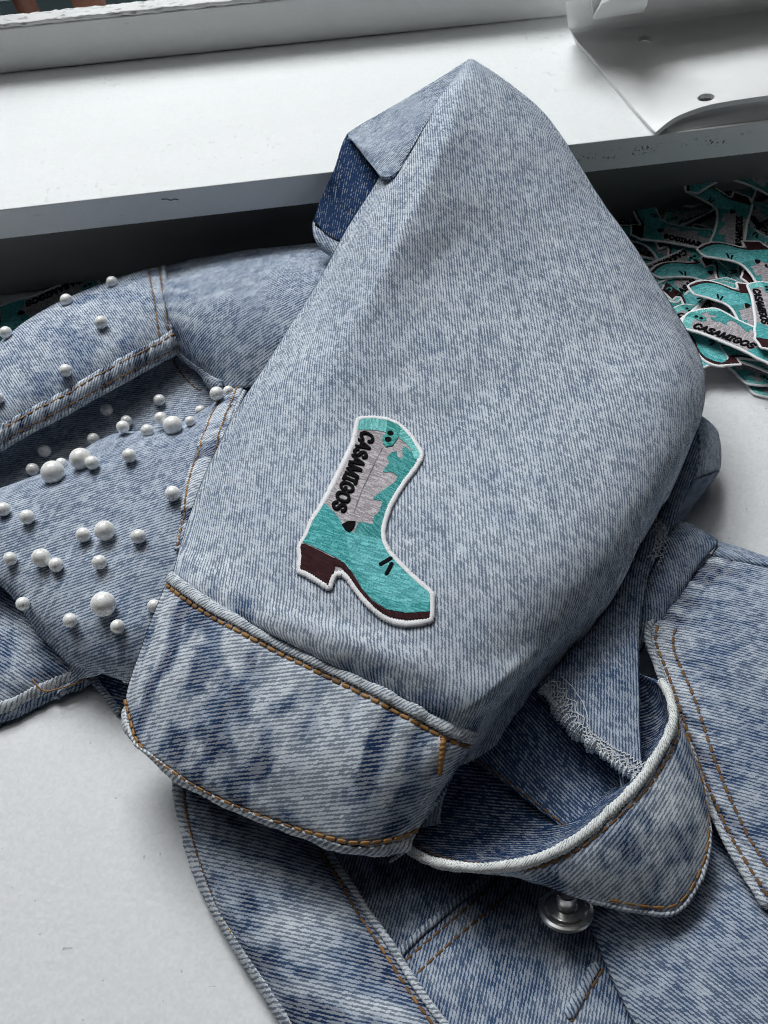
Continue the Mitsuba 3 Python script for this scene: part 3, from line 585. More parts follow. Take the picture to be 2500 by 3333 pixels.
edging('yoke_hem', *edge_path('yoke_flap', 'R', .4, 120), 1.0, .8, tone=.85, seed=7)
edging('placket_hem', *edge_path('front_placket', 'L', 1.9, 260), 2.4, .8, tone=.84, lean=.75, period=1.3, cov=1, seed=8, label='greyed rolled hem of the front edge')
edging('placket_seam_cord', *edge_path('front_placket', 'R', .2, 260), 1.25, .9, tone=.88, cov=1, seed=9, lift=.4)
edging('right_seam_cord', *edge_path('right_yoke', 'L', .3, 220), 1.3, .8, tone=.9, cov=1, seed=10, lift=.2)
P, N = edge_path('back_hem_panel', 'B', 1.6, 140)
edging('back_hem', P, N, 2.2, .9, tone=.97, lean=.7, period=1.3, cov=1, seed=11)
edging('back_hem', P + np.array([.0005, -.0022, -.0026]), N, 2.0, .8, tone=.45, seed=12, label='dark under layer of the back hem')
edging('back_hem_inside_edge', *edge_path('back_hem_inside', 'L', .8, 90), 1.5, .8, tone=.72, seed=13)
q0, q1, q2 = (edge_path('yoke_flap', 'B', d, 60) for d in (.5, 5.4, 10.2))
cloth('yoke_seam_band', [q0[0] + q0[1] * .0007, q1[0] + q1[1] * .0016, q2[0] + q2[1] * .0007], np.array([q0[0][30], q2[0][32]]), period=1.0, fade=.60, var=.3, step=.8, thick=.8, pucker=[('T', 1.5, 8, 3.6), ('B', 1.5, 8, 3.6)], seams=[('T', 2.1), ('B', 2.2)], seed=32)
Lr, Rr = G("-60,48.1,26.7 -63.7,38.7,28.2 -66.6,23.3,31.9 -70,6.1,34.2 -71.8,-5.8,35.2 -73.3,-17.9,34.3 -75.1,-32.5,32.5"), G("-51.1,48.4,27.4 -54.8,29.8,31.9 -57.9,12.5,34.4 -60.8,1.5,33.7 -63.5,-9.3,33.6 -67.1,-21.2,32.9 -71.1,-32.7,31.9")
Mr = (Lr + Rr) / 2 + np.array([0, 0, .0022])
cloth('back_panel_seam_band', [Lr + np.array([0, 0, .0009]), Mr, Rr + np.array([0, 0, .0018])], np.array([Lr[3], Rr[2]]), period=1.1, fade=.66, var=.3, step=.8, thick=.8, pucker=[('T', 1.1, 7, 5), ('B', 1.1, 7, 5)], seams=[('T', 1.6), ('B', 2.2)], seed=31)
P = dense(G("-50.9,48.3,27.4 -55.2,28.7,32.1 -58.7,8.4,34.1 -61.5,-0.8,33.8 -65.1,-14.3,33.4"), 140)
edging('back_panel_seam', *snap(P, ['back_panel_pearls']), 1.5, .9, tone=.90, seed=14, lift=.5)
P = dense(G("-80.5,81.3,24.1 -75.7,71.3,22.3 -70.3,61.6,25.5 -64.8,56,26.8 -59.4,51.3,27.9"), 90)
edging('armhole_seam', *snap(P, ['back_sleeve']), 2.9, 1.2, tone=.66, seed=15, lift=.3)
P = dense(G("-10.9,-170.8,8.2 4.4,-159.4,6.4 21,-148.2,4.1"), 140)
edging('pocket_seam_cord', *snap(P, ['front_body']), 1.3, 1.0, tone=.66, seed=16, lift=.5)
P = dense(G("46.8,-177.7,4 35,-192.1,6.7"), 60)
edging('pocket_seam_cord', *snap(P, ['front_body']), 1.6, .8, tone=.62, seed=17, lift=.3)

# ------------------------------------------------------------------ stitches, each a short thread of its own
sv, sf = trimesh.creation.capsule(height=1, radius=.5, count=[6, 8]).vertices, trimesh.creation.capsule(height=1, radius=.5, count=[6, 8]).faces
sv = np.array(sv); sv -= sv.mean(0); sv[:, 2] /= np.ptp(sv[:, 2]); sv[:, :2] /= np.ptp(sv[:, 0])
STITCH = {m: mikit.ply((sv, sf), m, smooth=True) for m in ('thread_gold', 'thread_brown', 'thread_grey')}
n_stitch, n_rows = 0, 0
def frame(x, n):
    z = x / np.linalg.norm(x); b = np.cross(n, z); b /= np.linalg.norm(b); c = np.cross(z, b)
    return b, c, z
def stitches(P, N, pitch=3.3, width=1.0, mats=('thread_gold', 'thread_brown'), brown=.2, fill=.86, lift=.12, many=True):
    global n_stitch, n_rows
    row = f'{JACKET}__stitch_row' + (f'_{n_rows:03d}' if n_rows else ''); n_rows += 1
    s = np.concatenate([[0], np.cumsum(np.linalg.norm(np.diff(P, axis=0), axis=1))])
    n = max(2, int(s[-1] * 1000 / pitch)); at = np.linspace(0, s[-1], n + 1)
    loose = []
    for i in range(n):
        a = at[i] + (at[1] * (1 - fill) / 2); b = at[i + 1] - at[1] * (1 - fill) / 2
        p = [np.array([np.interp(t, s, P[:, k]) for k in range(3)]) for t in (a, b)]
        nn = np.array([np.interp((a + b) / 2, s, N[:, k]) for k in range(3)]); nn /= np.linalg.norm(nn)
        bx, cy, z = frame(p[1] - p[0] + rng.normal(0, .00012, 3), nn)
        wd = width * rng.uniform(.85, 1.15) / 1000
        M = np.eye(4); M[:3, 0], M[:3, 1], M[:3, 2] = bx * wd, cy * wd * .62, z * np.linalg.norm(p[1] - p[0]) * rng.uniform(.93, 1.07)
        M[:3, 3] = (p[0] + p[1]) / 2 + nn * lift / 1000
        m = mats[int(rng.random() < brown)]
        if many and n_stitch < 290:
            scene[f'{row}__stitch' + (f'_{i:03d}' if i else '')] = {**STITCH[m], 'to_world': T(M)}; n_stitch += 1
        else: loose.append((sv @ M[:3, :3].T + M[:3, 3], m))
    if loose:
        o = np.cumsum([0] + [len(v) for v, _ in loose])
        k = f'{row}__stitch' if not any(q.startswith(row + '__') for q in scene) else f'{row}__stitch_rest'
        scene[k] = mikit.ply((np.vstack([v for v, _ in loose]), np.vstack([sf + a for a in o[:-1]])), mats[0] if brown < .5 else mats[1], smooth=True)
        labels[k] = {'kind': 'stuff'}
def on(name, e, d, n=200, a=0., b=1.): return edge_path(name, e, d, n, a, b)
stitches(*on('sleeve_cuff', 'T', 3.2), 3.3, 1.35, brown=.15, lift=.2)
stitches(*on('sleeve_cuff', 'B', 5.9), 3.3, 1.3, brown=.3, lift=.5)
stitches(*on('yoke_seam_band', 'T', 2.1), 3.4, .75, brown=.35)
stitches(*on('yoke_seam_band', 'B', 2.2), 3.4, .75, brown=.35)
stitches(*on('yoke_flap', 'R', 2.4), 3.2, .7, brown=.5)
stitches(*on('yoke_flap', 'R', 7.0, b=.85), 3.2, .7, brown=.5)
stitches(*snap(dense(G("-58.1,49,26.6 -61.9,38.1,28.8 -64.8,23,32.1 -68.2,5.5,34.5 -70.1,-5.9,35 -71.6,-18.2,34.3 -73.7,-32.3,32.4"), 120), ['back_panel_seam_band']), 3.0, .85, brown=.5)
stitches(*snap(dense(G("-53.7,49.2,26.7 -58.2,24.9,32.4 -61.2,8.1,34.9 -64.6,-6,34.2"), 90), ['back_panel_seam_band']), 3.0, .8, brown=.6)
stitches(*on('front_placket', 'R', 3.0), 3.3, .95, brown=.6)
stitches(*on('front_placket', 'L', 5.4), 3.3, .9, brown=.6, lift=.35)
stitches(*on('right_yoke', 'L', 3.0, a=.3), 3.3, .95, brown=.5)
stitches(*on('right_yoke', 'L', 9.0, a=.3), 3.3, .95, brown=.5)
stitches(*on('second_cuff', 'T', 3.4, a=.1), 3.3, .8, brown=.75, many=False)
stitches(*on('second_cuff', 'B', 2.4, a=.4), 4.2, .9, brown=.4, many=False)
stitches(*on('second_cuff_lining', 'T', 3.2, a=0., b=.42), 3.3, .8, brown=.8, many=False)
stitches(*on('second_sleeve_inside', 'T', 1.0), 3.6, .7, brown=.85, many=False)
stitches(*snap(dense(G("-9.1,-172.6,8.6 6.9,-161.5,6.5 23.5,-149.3,4.1"), 90), ['front_body']), 3.4, .8, brown=.8, many=False)
stitches(*snap(dense(G("-5.7,-176.4,9.1 10.7,-164.7,6.8 28.8,-152.1,4.2"), 90), ['front_body']), 3.4, .8, brown=.8, many=False)
stitches(*snap(dense(G("48.4,-179.2,4 40.9,-187.5,5.5 35.7,-193.3,6.7"), 60), ['front_body']), 3.4, .9, brown=.5, many=False)
stitches(*snap(dense(G("-83.5,83.4,16.6 -78.9,73.2,16.2 -74,65.9,16.1 -70.8,62.9,15.9"), 60), ['back_under']), 3.2, .7, brown=.9, many=False)
stitches(*on('back_hem_inside', 'L', 2.6), 3.2, .6, brown=.8, many=False)
P, N = snap(dense(G("9.6,-121.5,45.5 9,-124.7,44.2 8.2,-127.4,42.2 7.4,-129.9,38.9"), 60), ['sleeve_cuff'])
V, F, _ = rope(P, N, .0009, .0007, .5, .0002, m=8)
add(f'{JACKET}__bar_tack', mikit.ply((V, F), 'thread_gold', smooth=True), label='upright orange bar tack at the end of the cuff seam')
P = dense(G("-129.8,-64.5,10.5 -128.2,-67.1,9.5 -126.1,-68.4,8 -123,-68.3,7.5 -119.1,-67.3,7 -115.3,-66,6.5 -111.8,-64.5,7"), 70)
V, F, _ = rope(P, np.tile([0, 0, 1.], (70, 1)), .00032, .00032, .2, 0, m=6)
add(f'{JACKET}__loose_thread', mikit.ply((V, F), 'thread_gold', smooth=True), label='loose orange thread looping off the back hem')

# raw overlocked seam of the sleeve that is turned inside out
E = dense(G("44.1,-99.1,27.2 47.5,-107.6,27.5 51.9,-116.9,27.2 56.8,-123.4,27.8 62,-129.4,27.9 67.7,-134.1,25.8"), 240)
P, N = snap(E, ['second_sleeve_turned'])
edging('overlock_edge', P, N, 1.7, 1.2, tone=.93, lean=.4, period=.9, fray=1.3, cov=4, seed=21, label='white frayed overlock edge inside the second sleeve')
def threads(key, E, surf, offs, amp, wave, dia, seed):
    t = np.gradient(E, axis=0); t /= np.linalg.norm(t, axis=1, keepdims=True)
    s = np.concatenate([[0], np.cumsum(np.linalg.norm(np.diff(E, axis=0), axis=1))]) * 1000
    _, n = snap(E, surf); b = np.cross(n, t)
    if (b[:, 1]).mean() < 0: b = -b
    vs, fs, o = [], [], 0
    for k, (d, am, wl) in enumerate(zip(offs, amp, wave)):
        ph = 6.3 * meshkit.noise(np.stack([s / 6, s * 0 + k, s * 0], -1), seed)
        Q = E + b * ((d + am * np.sin(s / wl * 6.283 + ph) + .5 * (meshkit.noise(np.stack([s / 3, s * 0 + k, s * 0 + 3], -1), seed) - .5)) / 1000)[:, None]
        Q, n2 = snap(Q, surf)
        v, f, _ = rope(Q + n2 * .00025, n2, dia / 2000, dia / 2000, .2, m=5); vs.append(v); fs.append(f + o); o += len(v)
    return add(f'{JACKET}__{key}', mikit.ply((np.vstack(vs), np.vstack(fs)), 'thread_grey', smooth=True), kind='stuff')
threads('overlock_threads', E, ['second_sleeve_turned'], (1.8, 2.6, 3.8, 5.2, 8.2), (.5, .9, .8, .9, .15), (1.6, 2.3, 3.1, 4.2, 9), .42, 5)
E2 = dense(G("95.9,-32.5,20.5 98,-36.4,20.6 98.2,-42,20.9 95.9,-48.1,21.4 91.9,-53.1,22.1"), 120)
threads('overlock_threads', E2, ['second_sleeve_turned'], (-1.2, 0, 1.0, 1.8, 2.6), (.5, .8, .5, .8, .4), (2.5, 3.2, 2.2, 4.1, 3.), .35, 8)

# ------------------------------------------------------------------ pearls sewn to the jacket, and its snap
ball = trimesh.creation.icosphere(4)
BALL = mikit.ply((ball.vertices, ball.faces), 'pearl', smooth=True)
def pearls(A):
    for x, y, z, r, nx, ny, nz in A:
        k = numbered(f'{JACKET}__pearl')
        scene[k] = {**BALL, 'to_world': T().translate([x, y, z]).rotate([.3, .5, .8], float(rng.uniform(0, 360))).scale([r, r, r * .985])}
pearls(G("-128,111.7,32.8,2.77,-227,299,927 -108.1,119.4,33.7,2.59,-158,334,929 -153.5,97,30.9,2.73,-408,307,860 -108.5,85.3,40.5,2.73,11,42,999 -121.5,60.7,38.5,2.64,61,-210,976 -148.1,50.2,37.6,2.42,-160,-32,987",7))
pearls(G("-110.6,57.3,17.1,2.64,-40,-40,998 -88.3,59,17.6,2.44,-50,-55,997 -101.9,49.7,16.8,2.42,-23,-42,999 -135,38.7,16.2,2.67,-17,2,1000 -115.2,42.1,16.5,2.49,-7,-12,1000 -70.8,50.4,17.3,2.22,9,-54,999 -138.9,29.4,16.2,2.63,-35,2,999",7))
pearls(G("-99.2,34.9,28.9,2.60,9,527,850 -83.8,36,30.3,2.51,-60,513,856 -78.8,31.3,30.3,3.80,-144,480,865 -89.5,32.2,28.1,2.60,-18,527,850 -72.1,32.9,29.9,2.03,-261,364,894 -61.2,44.5,31.9,2.82,-225,324,919 -56.8,47.1,30.1,2.07,-156,366,917 -124,12.7,31.5,4.52,-150,469,871 -123.5,21.8,25.8,2.38,-301,455,838 -113.3,16.8,32.8,4.26,-307,337,890 -108,12.6,34.4,2.67,-198,215,956 -93.8,13.8,34.8,2.76,-16,189,982 -75.7,-10,37.8,2.81,-128,47,991 -141,-2.7,31.3,2.62,-85,115,990 -130.8,-9.2,33,2.75,-106,78,991 -100.3,-21.9,35.7,3.70,-104,-19,994 -108.6,-21.3,34,2.69,-69,-78,995 -87.8,-26.6,36.1,2.74,-59,-45,997 -136,-25.3,30,2.52,-160,-192,968 -123.6,-28.2,32.2,3.51,-140,-141,980 -117.9,-32,32.1,2.65,-158,-65,985 -101.6,-34.6,34.2,2.63,-127,-73,989 -131,-42.2,25.1,2.49,-750,-591,297 -99.1,-52.3,33.7,4.33,-179,-200,963 -111.9,-54,28.7,2.49,-229,-362,904 -94.4,-60.2,30.9,2.46,-186,-312,932 -81.9,-54.2,31.8,2.40,214,-212,954",7))
pearls(G("-97,-67,7.5,1.81,-223,-218,950",7))
def turned(profile, m, ax, o, key, **tag):
    p = np.array(profile) / 1000. * .86
    me = trimesh.creation.revolve(p, sections=48)
    a = ax / np.linalg.norm(ax); b = np.cross([1, 0, 0], a); b /= np.linalg.norm(b); c = np.cross(a, b)
    M = np.eye(4); M[:3, 0], M[:3, 1], M[:3, 2], M[:3, 3] = b, c, a, o
    return add(key, mikit.ply((me.vertices, me.faces), m, smooth=32, to_world=T(M)), **tag)
ax, o = np.array([-.06, -.38, -.91]), G("40.5,-160.1,20.5")[0]
turned([(0, 0), (3.1, 0), (3.1, 3.4), (0, 3.4)], 'black_rubber', ax, o, f'{JACKET}__snap_button__collar')
turned([(0, 3.0), (3.3, 3.0), (3.5, 3.3), (3.45, 9.0), (3.9, 9.6), (0, 9.6)], 'steel', ax, o, f'{JACKET}__snap_button__post')
turned([(0, 9.4), (4.4, 9.5), (6.6, 9.9), (7.3, 10.6), (8.3, 10.4), (9.2, 10.9), (9.5, 11.7), (9.0, 12.6), (7.0, 13.3), (0, 13.6)], 'steel', ax, o, f'{JACKET}__snap_button__cap')

# ------------------------------------------------------------------ the boot patches
BOOT = dict(outline=[(745,240),(790,222),(880,210),(985,215),(1075,245),(1110,270),(1180,345),(1240,450),(1250,490),(1235,530),(1190,600),(1120,690),(1060,790),(1010,890),(975,990),(962,1050),(968,1110),(1000,1170),(1060,1230),(1130,1295),(1210,1360),(1262,1400),(1280,1425),(1277,1480),(1270,1550),(1255,1580),(1170,1598),(1080,1605),(1000,1592),(930,1567),(860,1525),(790,1465),(730,1400),(690,1350),(655,1322),(625,1325),(610,1355),(595,1395),(570,1407),(480,1355),(400,1310),(350,1290),(338,1270),(345,1200),(335,1140),(345,1110),(385,1060),(420,980),(480,900),(540,790),(600,660),(660,530),(700,430),(720,340)],
 top_band=[(740,230),(985,225),(972,330),(900,320),(745,330)], side_band=[(1062,270),(1120,280),(1250,470),(1220,520),(1175,525),(1150,450),(1110,400),(1062,362)],
 pull_tab=[(983,225),(1070,240),(1082,300),(1055,370),(1015,430),(965,442),(945,410),(940,370),(968,340),(975,290)],
 flame=[(1105,428),(1085,455),(1092,500),(1078,535),(1050,505),(1045,465),(1005,482),(975,522),(990,560),(940,635),(1010,625),(1052,655),(1030,700),(985,740),(930,785),(870,840),(945,855),(915,935),(885,955),(872,990),(900,1015),(780,1000),(745,1060),(830,1090),(935,1115),(1000,1010),(1060,850),(1150,690),(1260,560),(1185,530),(1170,480)],
 heel_counter=[(500,860),(545,885),(600,935),(650,990),(690,1060),(730,1240),(640,1222),(500,1160),(340,1090),(420,990)],
 vamp=[(680,1040),(740,1066),(800,1078),(930,1110),(1010,1150),(1290,1390),(1300,1480),(1240,1520),(1100,1524),(1000,1515),(900,1475),(820,1405),(755,1320),(725,1255)],
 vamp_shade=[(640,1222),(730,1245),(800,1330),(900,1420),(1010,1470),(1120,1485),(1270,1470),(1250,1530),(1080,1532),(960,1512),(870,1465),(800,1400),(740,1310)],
 heel=[(330,1115),(400,1122),(500,1168),(625,1226),(600,1330),(580,1400),(480,1350),(330,1290)],
 sole=[(610,1215),(680,1250),(740,1318),(800,1405),(870,1472),(960,1518),(1080,1536),(1290,1522),(1290,1560),(1090,1566),(980,1552),(900,1522),(820,1462),(750,1378),(700,1312),(650,1268),(612,1262)],
 ankle_mark=[(660,1020),(700,1000),(755,1000),(745,1035),(715,1070),(685,1055)])
HOLES = [((1003, 338), 21), ((985, 386), 22)]
MARKS = [((925, 1256), (992, 1222)), ((998, 1255), (962, 1312))]
CREASE = [(940, 450), (890, 560), (840, 680), (790, 800), (745, 940)]
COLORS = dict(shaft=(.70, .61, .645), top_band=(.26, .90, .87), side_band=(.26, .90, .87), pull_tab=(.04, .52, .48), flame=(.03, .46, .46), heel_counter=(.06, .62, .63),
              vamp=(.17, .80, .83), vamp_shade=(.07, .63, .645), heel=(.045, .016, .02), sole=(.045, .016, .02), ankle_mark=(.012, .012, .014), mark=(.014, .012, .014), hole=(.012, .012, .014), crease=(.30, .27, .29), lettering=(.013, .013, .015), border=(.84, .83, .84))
ANGLE = dict(shaft=78, top_band=15, side_band=-55, pull_tab=70, flame=60, heel_counter=80, vamp=84, vamp_shade=84, heel=70, sole=40, ankle_mark=30)
LEVEL = dict(top_band=.28, side_band=.28, pull_tab=.42, flame=.25, heel_counter=.26, vamp=.28, vamp_shade=.36, heel=.30, sole=.42, ankle_mark=.50)
hit = G("-6.1,-4.2,59.6 12.7,-81,60.1 -29.8,-65.7,58.6")
ex = hit[1] - hit[2]; ex /= np.linalg.norm(ex)
en = np.cross(ex, hit[0] - hit[2]); en /= np.linalg.norm(en); ey = np.cross(en, ex)
L2 = np.array([[(h - hit[2]) @ ex, (h - hit[2]) @ ey] for h in hit])                   # metres in the plane of the patch
px = np.array([(745, 240), (1278, 1420), (338, 1270)], float)
AFF = np.linalg.solve(np.hstack([px, np.ones((3, 1))]), L2)                            # boot drawing -> metres
def loc(p): p = np.asarray(p, float); return np.hstack([p.reshape(-1, 2), np.ones((p.size // 2, 1))]) @ AFF
poly = lambda pts: sg.Polygon(loc(pts)).buffer(0)
outline = poly(BOOT['outline']); outline = outline.buffer(.0006).buffer(-.0006)
BW = .0022
inner = outline.buffer(-BW * .72)
def slab(shape, z0, z1, size):
    ms = []
    for g in getattr(shape, 'geoms', [shape]):
        if g.is_empty or g.area < 1e-8: continue
        m = trimesh.creation.extrude_polygon(g.simplify(.00004), z1 - z0, engine='earcut'); m.apply_translation([0, 0, z0]); ms.append(m)
    m = trimesh.util.concatenate(ms)
    if size:
        v, f = trimesh.remesh.subdivide_to_size(m.vertices, m.faces, size); m = trimesh.Trimesh(v, f)
    return m
def ring(step, ribs, w=BW):
    c = outline.buffer(-w * .5).exterior
    n = int(c.length / step); pts = np.array([c.interpolate(i / n, normalized=True).coords[0] for i in range(n)])
    t = np.roll(pts, -1, 0) - np.roll(pts, 1, 0); t /= np.linalg.norm(t, axis=1, keepdims=True); nb = np.stack([-t[:, 1], t[:, 0]], 1)
    m = 10; a = np.arange(m) / m * 2 * np.pi
    k = 1 + ((.17) * np.where(np.arange(n) % 2, 1, -1) + rng.normal(0, .05, n) if ribs else np.zeros(n))
    r = (w / 2 * k)[:, None]
    V = np.concatenate([pts[:, None] + nb[:, None] * (np.cos(a)[None] * r)[..., None], (.0005 + .0007 * np.sin(a)[None] * k[:, None])[..., None]], -1)
    idx = np.arange(n * m).reshape(n, m); nx = np.roll(idx, -1, 1); dn = np.roll(idx, -1, 0); dx = np.roll(nx, -1, 0)
    F = np.stack([idx, nx, dx, dn], -1).reshape(-1, 4)
    me = trimesh.Trimesh(V.reshape(-1, 3), np.vstack([F[:, [0, 1, 2]], F[:, [0, 2, 3]]]), process=False)
    if me.volume < 0: me.invert()
    return me
def boot_parts(fine):
    size = .0045 if fine else None
    out, used = {}, None
    base = inner
    soft = lambda g: g.buffer(-.0003).buffer(.0009).buffer(-.0006)
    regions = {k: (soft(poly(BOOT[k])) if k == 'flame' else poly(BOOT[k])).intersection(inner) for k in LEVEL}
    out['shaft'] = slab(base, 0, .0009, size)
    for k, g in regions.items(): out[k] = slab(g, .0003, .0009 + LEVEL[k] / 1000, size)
    k0 = np.sqrt(abs(np.linalg.det(AFF[:2])))
    out['hole'] = slab(so.unary_union([sg.Point(loc(c)[0]).buffer(r * k0) for c, r in HOLES]), .0006, .0015, None)
    out['mark'] = slab(so.unary_union([sg.LineString(loc(l)).buffer(12 * k0) for l in MARKS]), .0006, .0014, None)
    if fine: out['crease'] = slab(sg.LineString(loc(CREASE)).buffer(4 * k0), .0004, .00098, size)
    t = meshkit.text_mesh('CASAMIGOS', 1.0, 1.0, bold=2)
    v = np.array(t.vertices); v[:, 0] = (v[:, 0] - v[:, 0].min()) / np.ptp(v[:, 0]); v[:, 1] -= .0
    d, u = np.array([-.337, .941]), np.array([.93, .36])
    p2 = np.array([796, 328]) + v[:, :1] * 622 * d + v[:, 1:2] * 98 * u
    p2 = p2 + (5.0 * (meshkit.noise(np.c_[p2 / 14, v[:, 2]], 3) - .5))[:, None] * np.array([1, .4])
    t = trimesh.Trimesh(np.c_[loc(p2), .0006 + v[:, 2] * .0009], t.faces, process=False)
    if t.volume < 0: t.invert()
    out['lettering'] = t
    out['border'] = ring(.00048 if fine else .0011, fine)
    return out
def floss_uv(v, deg):
    a = math.radians(deg); return np.c_[v[:, 0] * math.cos(a) + v[:, 1] * math.sin(a), -v[:, 0] * math.sin(a) + v[:, 1] * math.cos(a)] * 1000 + 90
def tint(n, c, s=.0): return np.clip(np.tile(c, (n, 1)), 0, 1)
# the one on the sleeve follows the cloth
sv_, sn_ = GEO['sleeve'][0].reshape(-1, 3), GEO['sleeve'][1].reshape(-1, 3)
r2 = np.c_[(sv_ - hit[2]) @ ex, (sv_ - hit[2]) @ ey, (sv_ - hit[2]) @ en]
near = (np.abs(r2[:, 0] - .03) < .08) & (np.abs(r2[:, 1] - .02) < .09) & (np.abs(r2[:, 2]) < .02)
height = LinearNDInterpolator(r2[near, :2], r2[near, 2])
def drape(v):
    h = height(v[:, :2])
    h = np.where(np.isnan(h), 0, h)
    return hit[2] + v[:, :1] * ex + v[:, 1:2] * ey + (h + v[:, 2] + .0002)[:, None] * en
MAIN = 'boot_patch'
labels[MAIN] = dict(label='turquoise cowboy boot patch with white border lying flat on the big denim sleeve', category='patch', group='embroidered boot patches')
MAT = dict(border='white_floss', lettering='black_floss', hole='black_floss', mark='black_floss', ankle_mark='black_floss', heel='brown_floss', sole='brown_floss')
NICE = dict(hole='pull_tab__hole', mark='vamp__mark', crease='shaft__crease', vamp_shade='vamp__lower_edge')
fine = boot_parts(True)
for k, m in fine.items():
    if k == 'lettering':
        for i, l in enumerate(sorted(m.split(only_watertight=False), key=lambda q: -(q.vertices[:, :2] @ (loc([(786, 318)])[0] - loc([(571, 913)])[0])).mean())):
            v = np.array(l.vertices); add(f'{MAIN}__lettering__letter', mikit.ply((drape(v), l.faces), MAT[k], uv=floss_uv(v, 20), color=tint(len(v), COLORS[k])))
        continue
    v = np.array(m.vertices)
    if k == 'border':
        sh = mikit.ply((drape(v), m.faces), MAT[k], smooth=True, uv=np.c_[np.arange(len(v)) // 10 * .30, np.arange(len(v)) % 10 * .2], color=tint(len(v), COLORS[k]))
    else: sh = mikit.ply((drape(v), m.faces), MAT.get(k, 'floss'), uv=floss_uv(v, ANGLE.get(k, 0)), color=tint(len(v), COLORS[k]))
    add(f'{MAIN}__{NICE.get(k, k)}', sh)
# the heap beside the jacket: one shape per part, placed again and again
COARSE = {}
for k, m in boot_parts(False).items():
    v = np.array(m.vertices)
    COARSE[k] = mikit.ply((v, m.faces), MAT.get(k, 'floss'), smooth=(True if k == 'border' else False), uv=floss_uv(v, ANGLE.get(k, 0)), color=tint(len(v), COLORS[k]))
mouth, ankle = loc([(985, 330)])[0], loc([(690, 1060)])[0]
def heap_patch(text, MA, flip=False, roll=0., scale=.63):
    M, A = MA
    k = numbered('boot_patch'); labels[k] = dict(label=text, category='patch', group='embroidered boot patches')
    x = A - M; x /= np.linalg.norm(x)
    z = np.array([0, 0, 1.]); y = np.cross(z, x); y /= np.linalg.norm(y); z = np.cross(x, y)
    cr, sr = math.cos(math.radians(roll)), math.sin(math.radians(roll)); y, z = y * cr + z * sr, z * cr - y * sr
    lx = ankle - mouth; lx /= np.linalg.norm(lx); ly = np.array([-lx[1], lx[0]])
    if flip: y = -y
    B_ = np.eye(4); B_[:3, 0] = x * lx[0] + y * ly[0]; B_[:3, 1] = x * lx[1] + y * ly[1]; B_[:3, 2] = z
    c = np.r_[(mouth + ankle) / 2, 0]
    W_ = np.eye(4); W_[:3, :3] = B_[:3, :3] * scale; W_[:3, 3] = (M + A) / 2 - W_[:3, :3] @ c
    for p, s in COARSE.items():
        scene[f'{k}__{NICE.get(p, p)}'] = {**s, 'to_world': T(W_)}
heap_patch('bottom boot patch of the heap, spilling onto the bright table at the right edge', G("169.2,40.9,0.6 159,64.3,0.6"))
heap_patch('boot patch with its foot tucked under the heap, lying flat beside the denim sleeve', G("147.2,99.8,0.6 143.4,118.4,0.6"))
heap_patch('upside-down boot patch near the bottom of the heap, its shaft mouth toward the bright table', G("166,47.5,2.8 154.4,67.1,2.2"))
heap_patch('dark boot patch lying flat at the left of the heap, its lettering half covered', G("136.7,110,2.5 160.1,109.2,2.5"))
heap_patch('boot patch lying crosswise in the middle of the heap under the others', G("139.1,99.2,3.7 158.8,98.3,4.3"))
heap_patch('small dark boot patch at the far left of the heap against the back panel', G("136.5,162,2.5 151.7,155.8,3.1"))
heap_patch('boot patch whose teal toe points left beside the sleeve edge', G("150.5,116,4.3 145.5,135.8,5"))
heap_patch('boot patch with its rounded shaft mouth facing right in the left part of the heap', G("152.5,121.9,6.8 132.8,114.9,5.6"))
heap_patch('boot patch pointing up to the right in the middle of the heap', G("141.3,104.3,5 160.6,117.9,6.2"))
heap_patch('dark boot patch half hidden at the back of the heap under the leaning one', G("203.4,155.6,7 191,165.4,7"))
heap_patch('dark boot patch at the back of the heap between the upside-down and the leaning patch', G("194.8,147.5,6 208.7,156,6"))
heap_patch('dark boot patch by the back panel just left of the upright one', G("161.7,156.4,4 176.4,160.3,4"))
heap_patch('dark boot patch deep in the heap at the right frame edge', G("197.2,114.4,7 188,126.2,7"))
heap_patch('dark boot patch deep in the heap, only its edge showing by the sleeve', G("139.3,138,2 152.8,130,2"))
heap_patch('boot patch lying low at the right frame edge beneath the standing one', G("189.1,74.9,4 176.4,80,4"))
heap_patch('boot patch with its lettering running down to the right frame edge', G("191.3,151.1,8.7 199.1,127.2,7.4"))
heap_patch('boot patch whose teal toe pokes out to the right beneath an upside-down one', G("183.2,157,8.7 179.1,135.1,8.1"))
heap_patch('large dark boot patch leaning on the back panel at the top right of the heap', G("206.5,156.8,16.7 187.9,166.9,20.5"), roll=-18)
heap_patch('boot patch standing upright at the top of the heap, only its shaft mouth showing', G("187.2,163,12.4 181.2,144.8,9.9"))
heap_patch('pale boot patch lying face down in the upper left of the heap', G("165,127.9,10.5 147.1,140.8,8.7"), flip=True)
heap_patch('upside-down boot patch in the upper middle of the heap, toe pointing left', G("170.6,118.2,13 178.7,142.1,14.3"))
heap_patch('boot patch whose shaft mouth faces left at the right side of the heap', G("163.7,94.8,8.7 175.3,86.5,8.7"))
heap_patch('bright boot patch with its toe pointing left just below the upside-down one', G("184.1,84.4,12.4 180.5,102.5,13.6"))
heap_patch('boot patch with its toe pointing right beneath the lettered front patch', G("145.9,82.7,6.2 149.9,68.7,7.4"))
heap_patch('boot patch lying askew with its dark heel beside the sleeve', G("162.6,92.4,8.7 148.5,78.9,8.7"))
heap_patch('boot patch with a bright turquoise foot, dark sole upward, near the heap front', G("168.3,58.8,10.5 167.7,75.7,11.8"))
heap_patch('boot patch squeezed between the front patches at the right frame edge', G("174.8,46.7,8.1 162,55.9,8.1"))
heap_patch('topmost front boot patch with its lettering fully readable', G("146.2,72.2,13.6 164.8,56.1,13.6"), scale=.72)
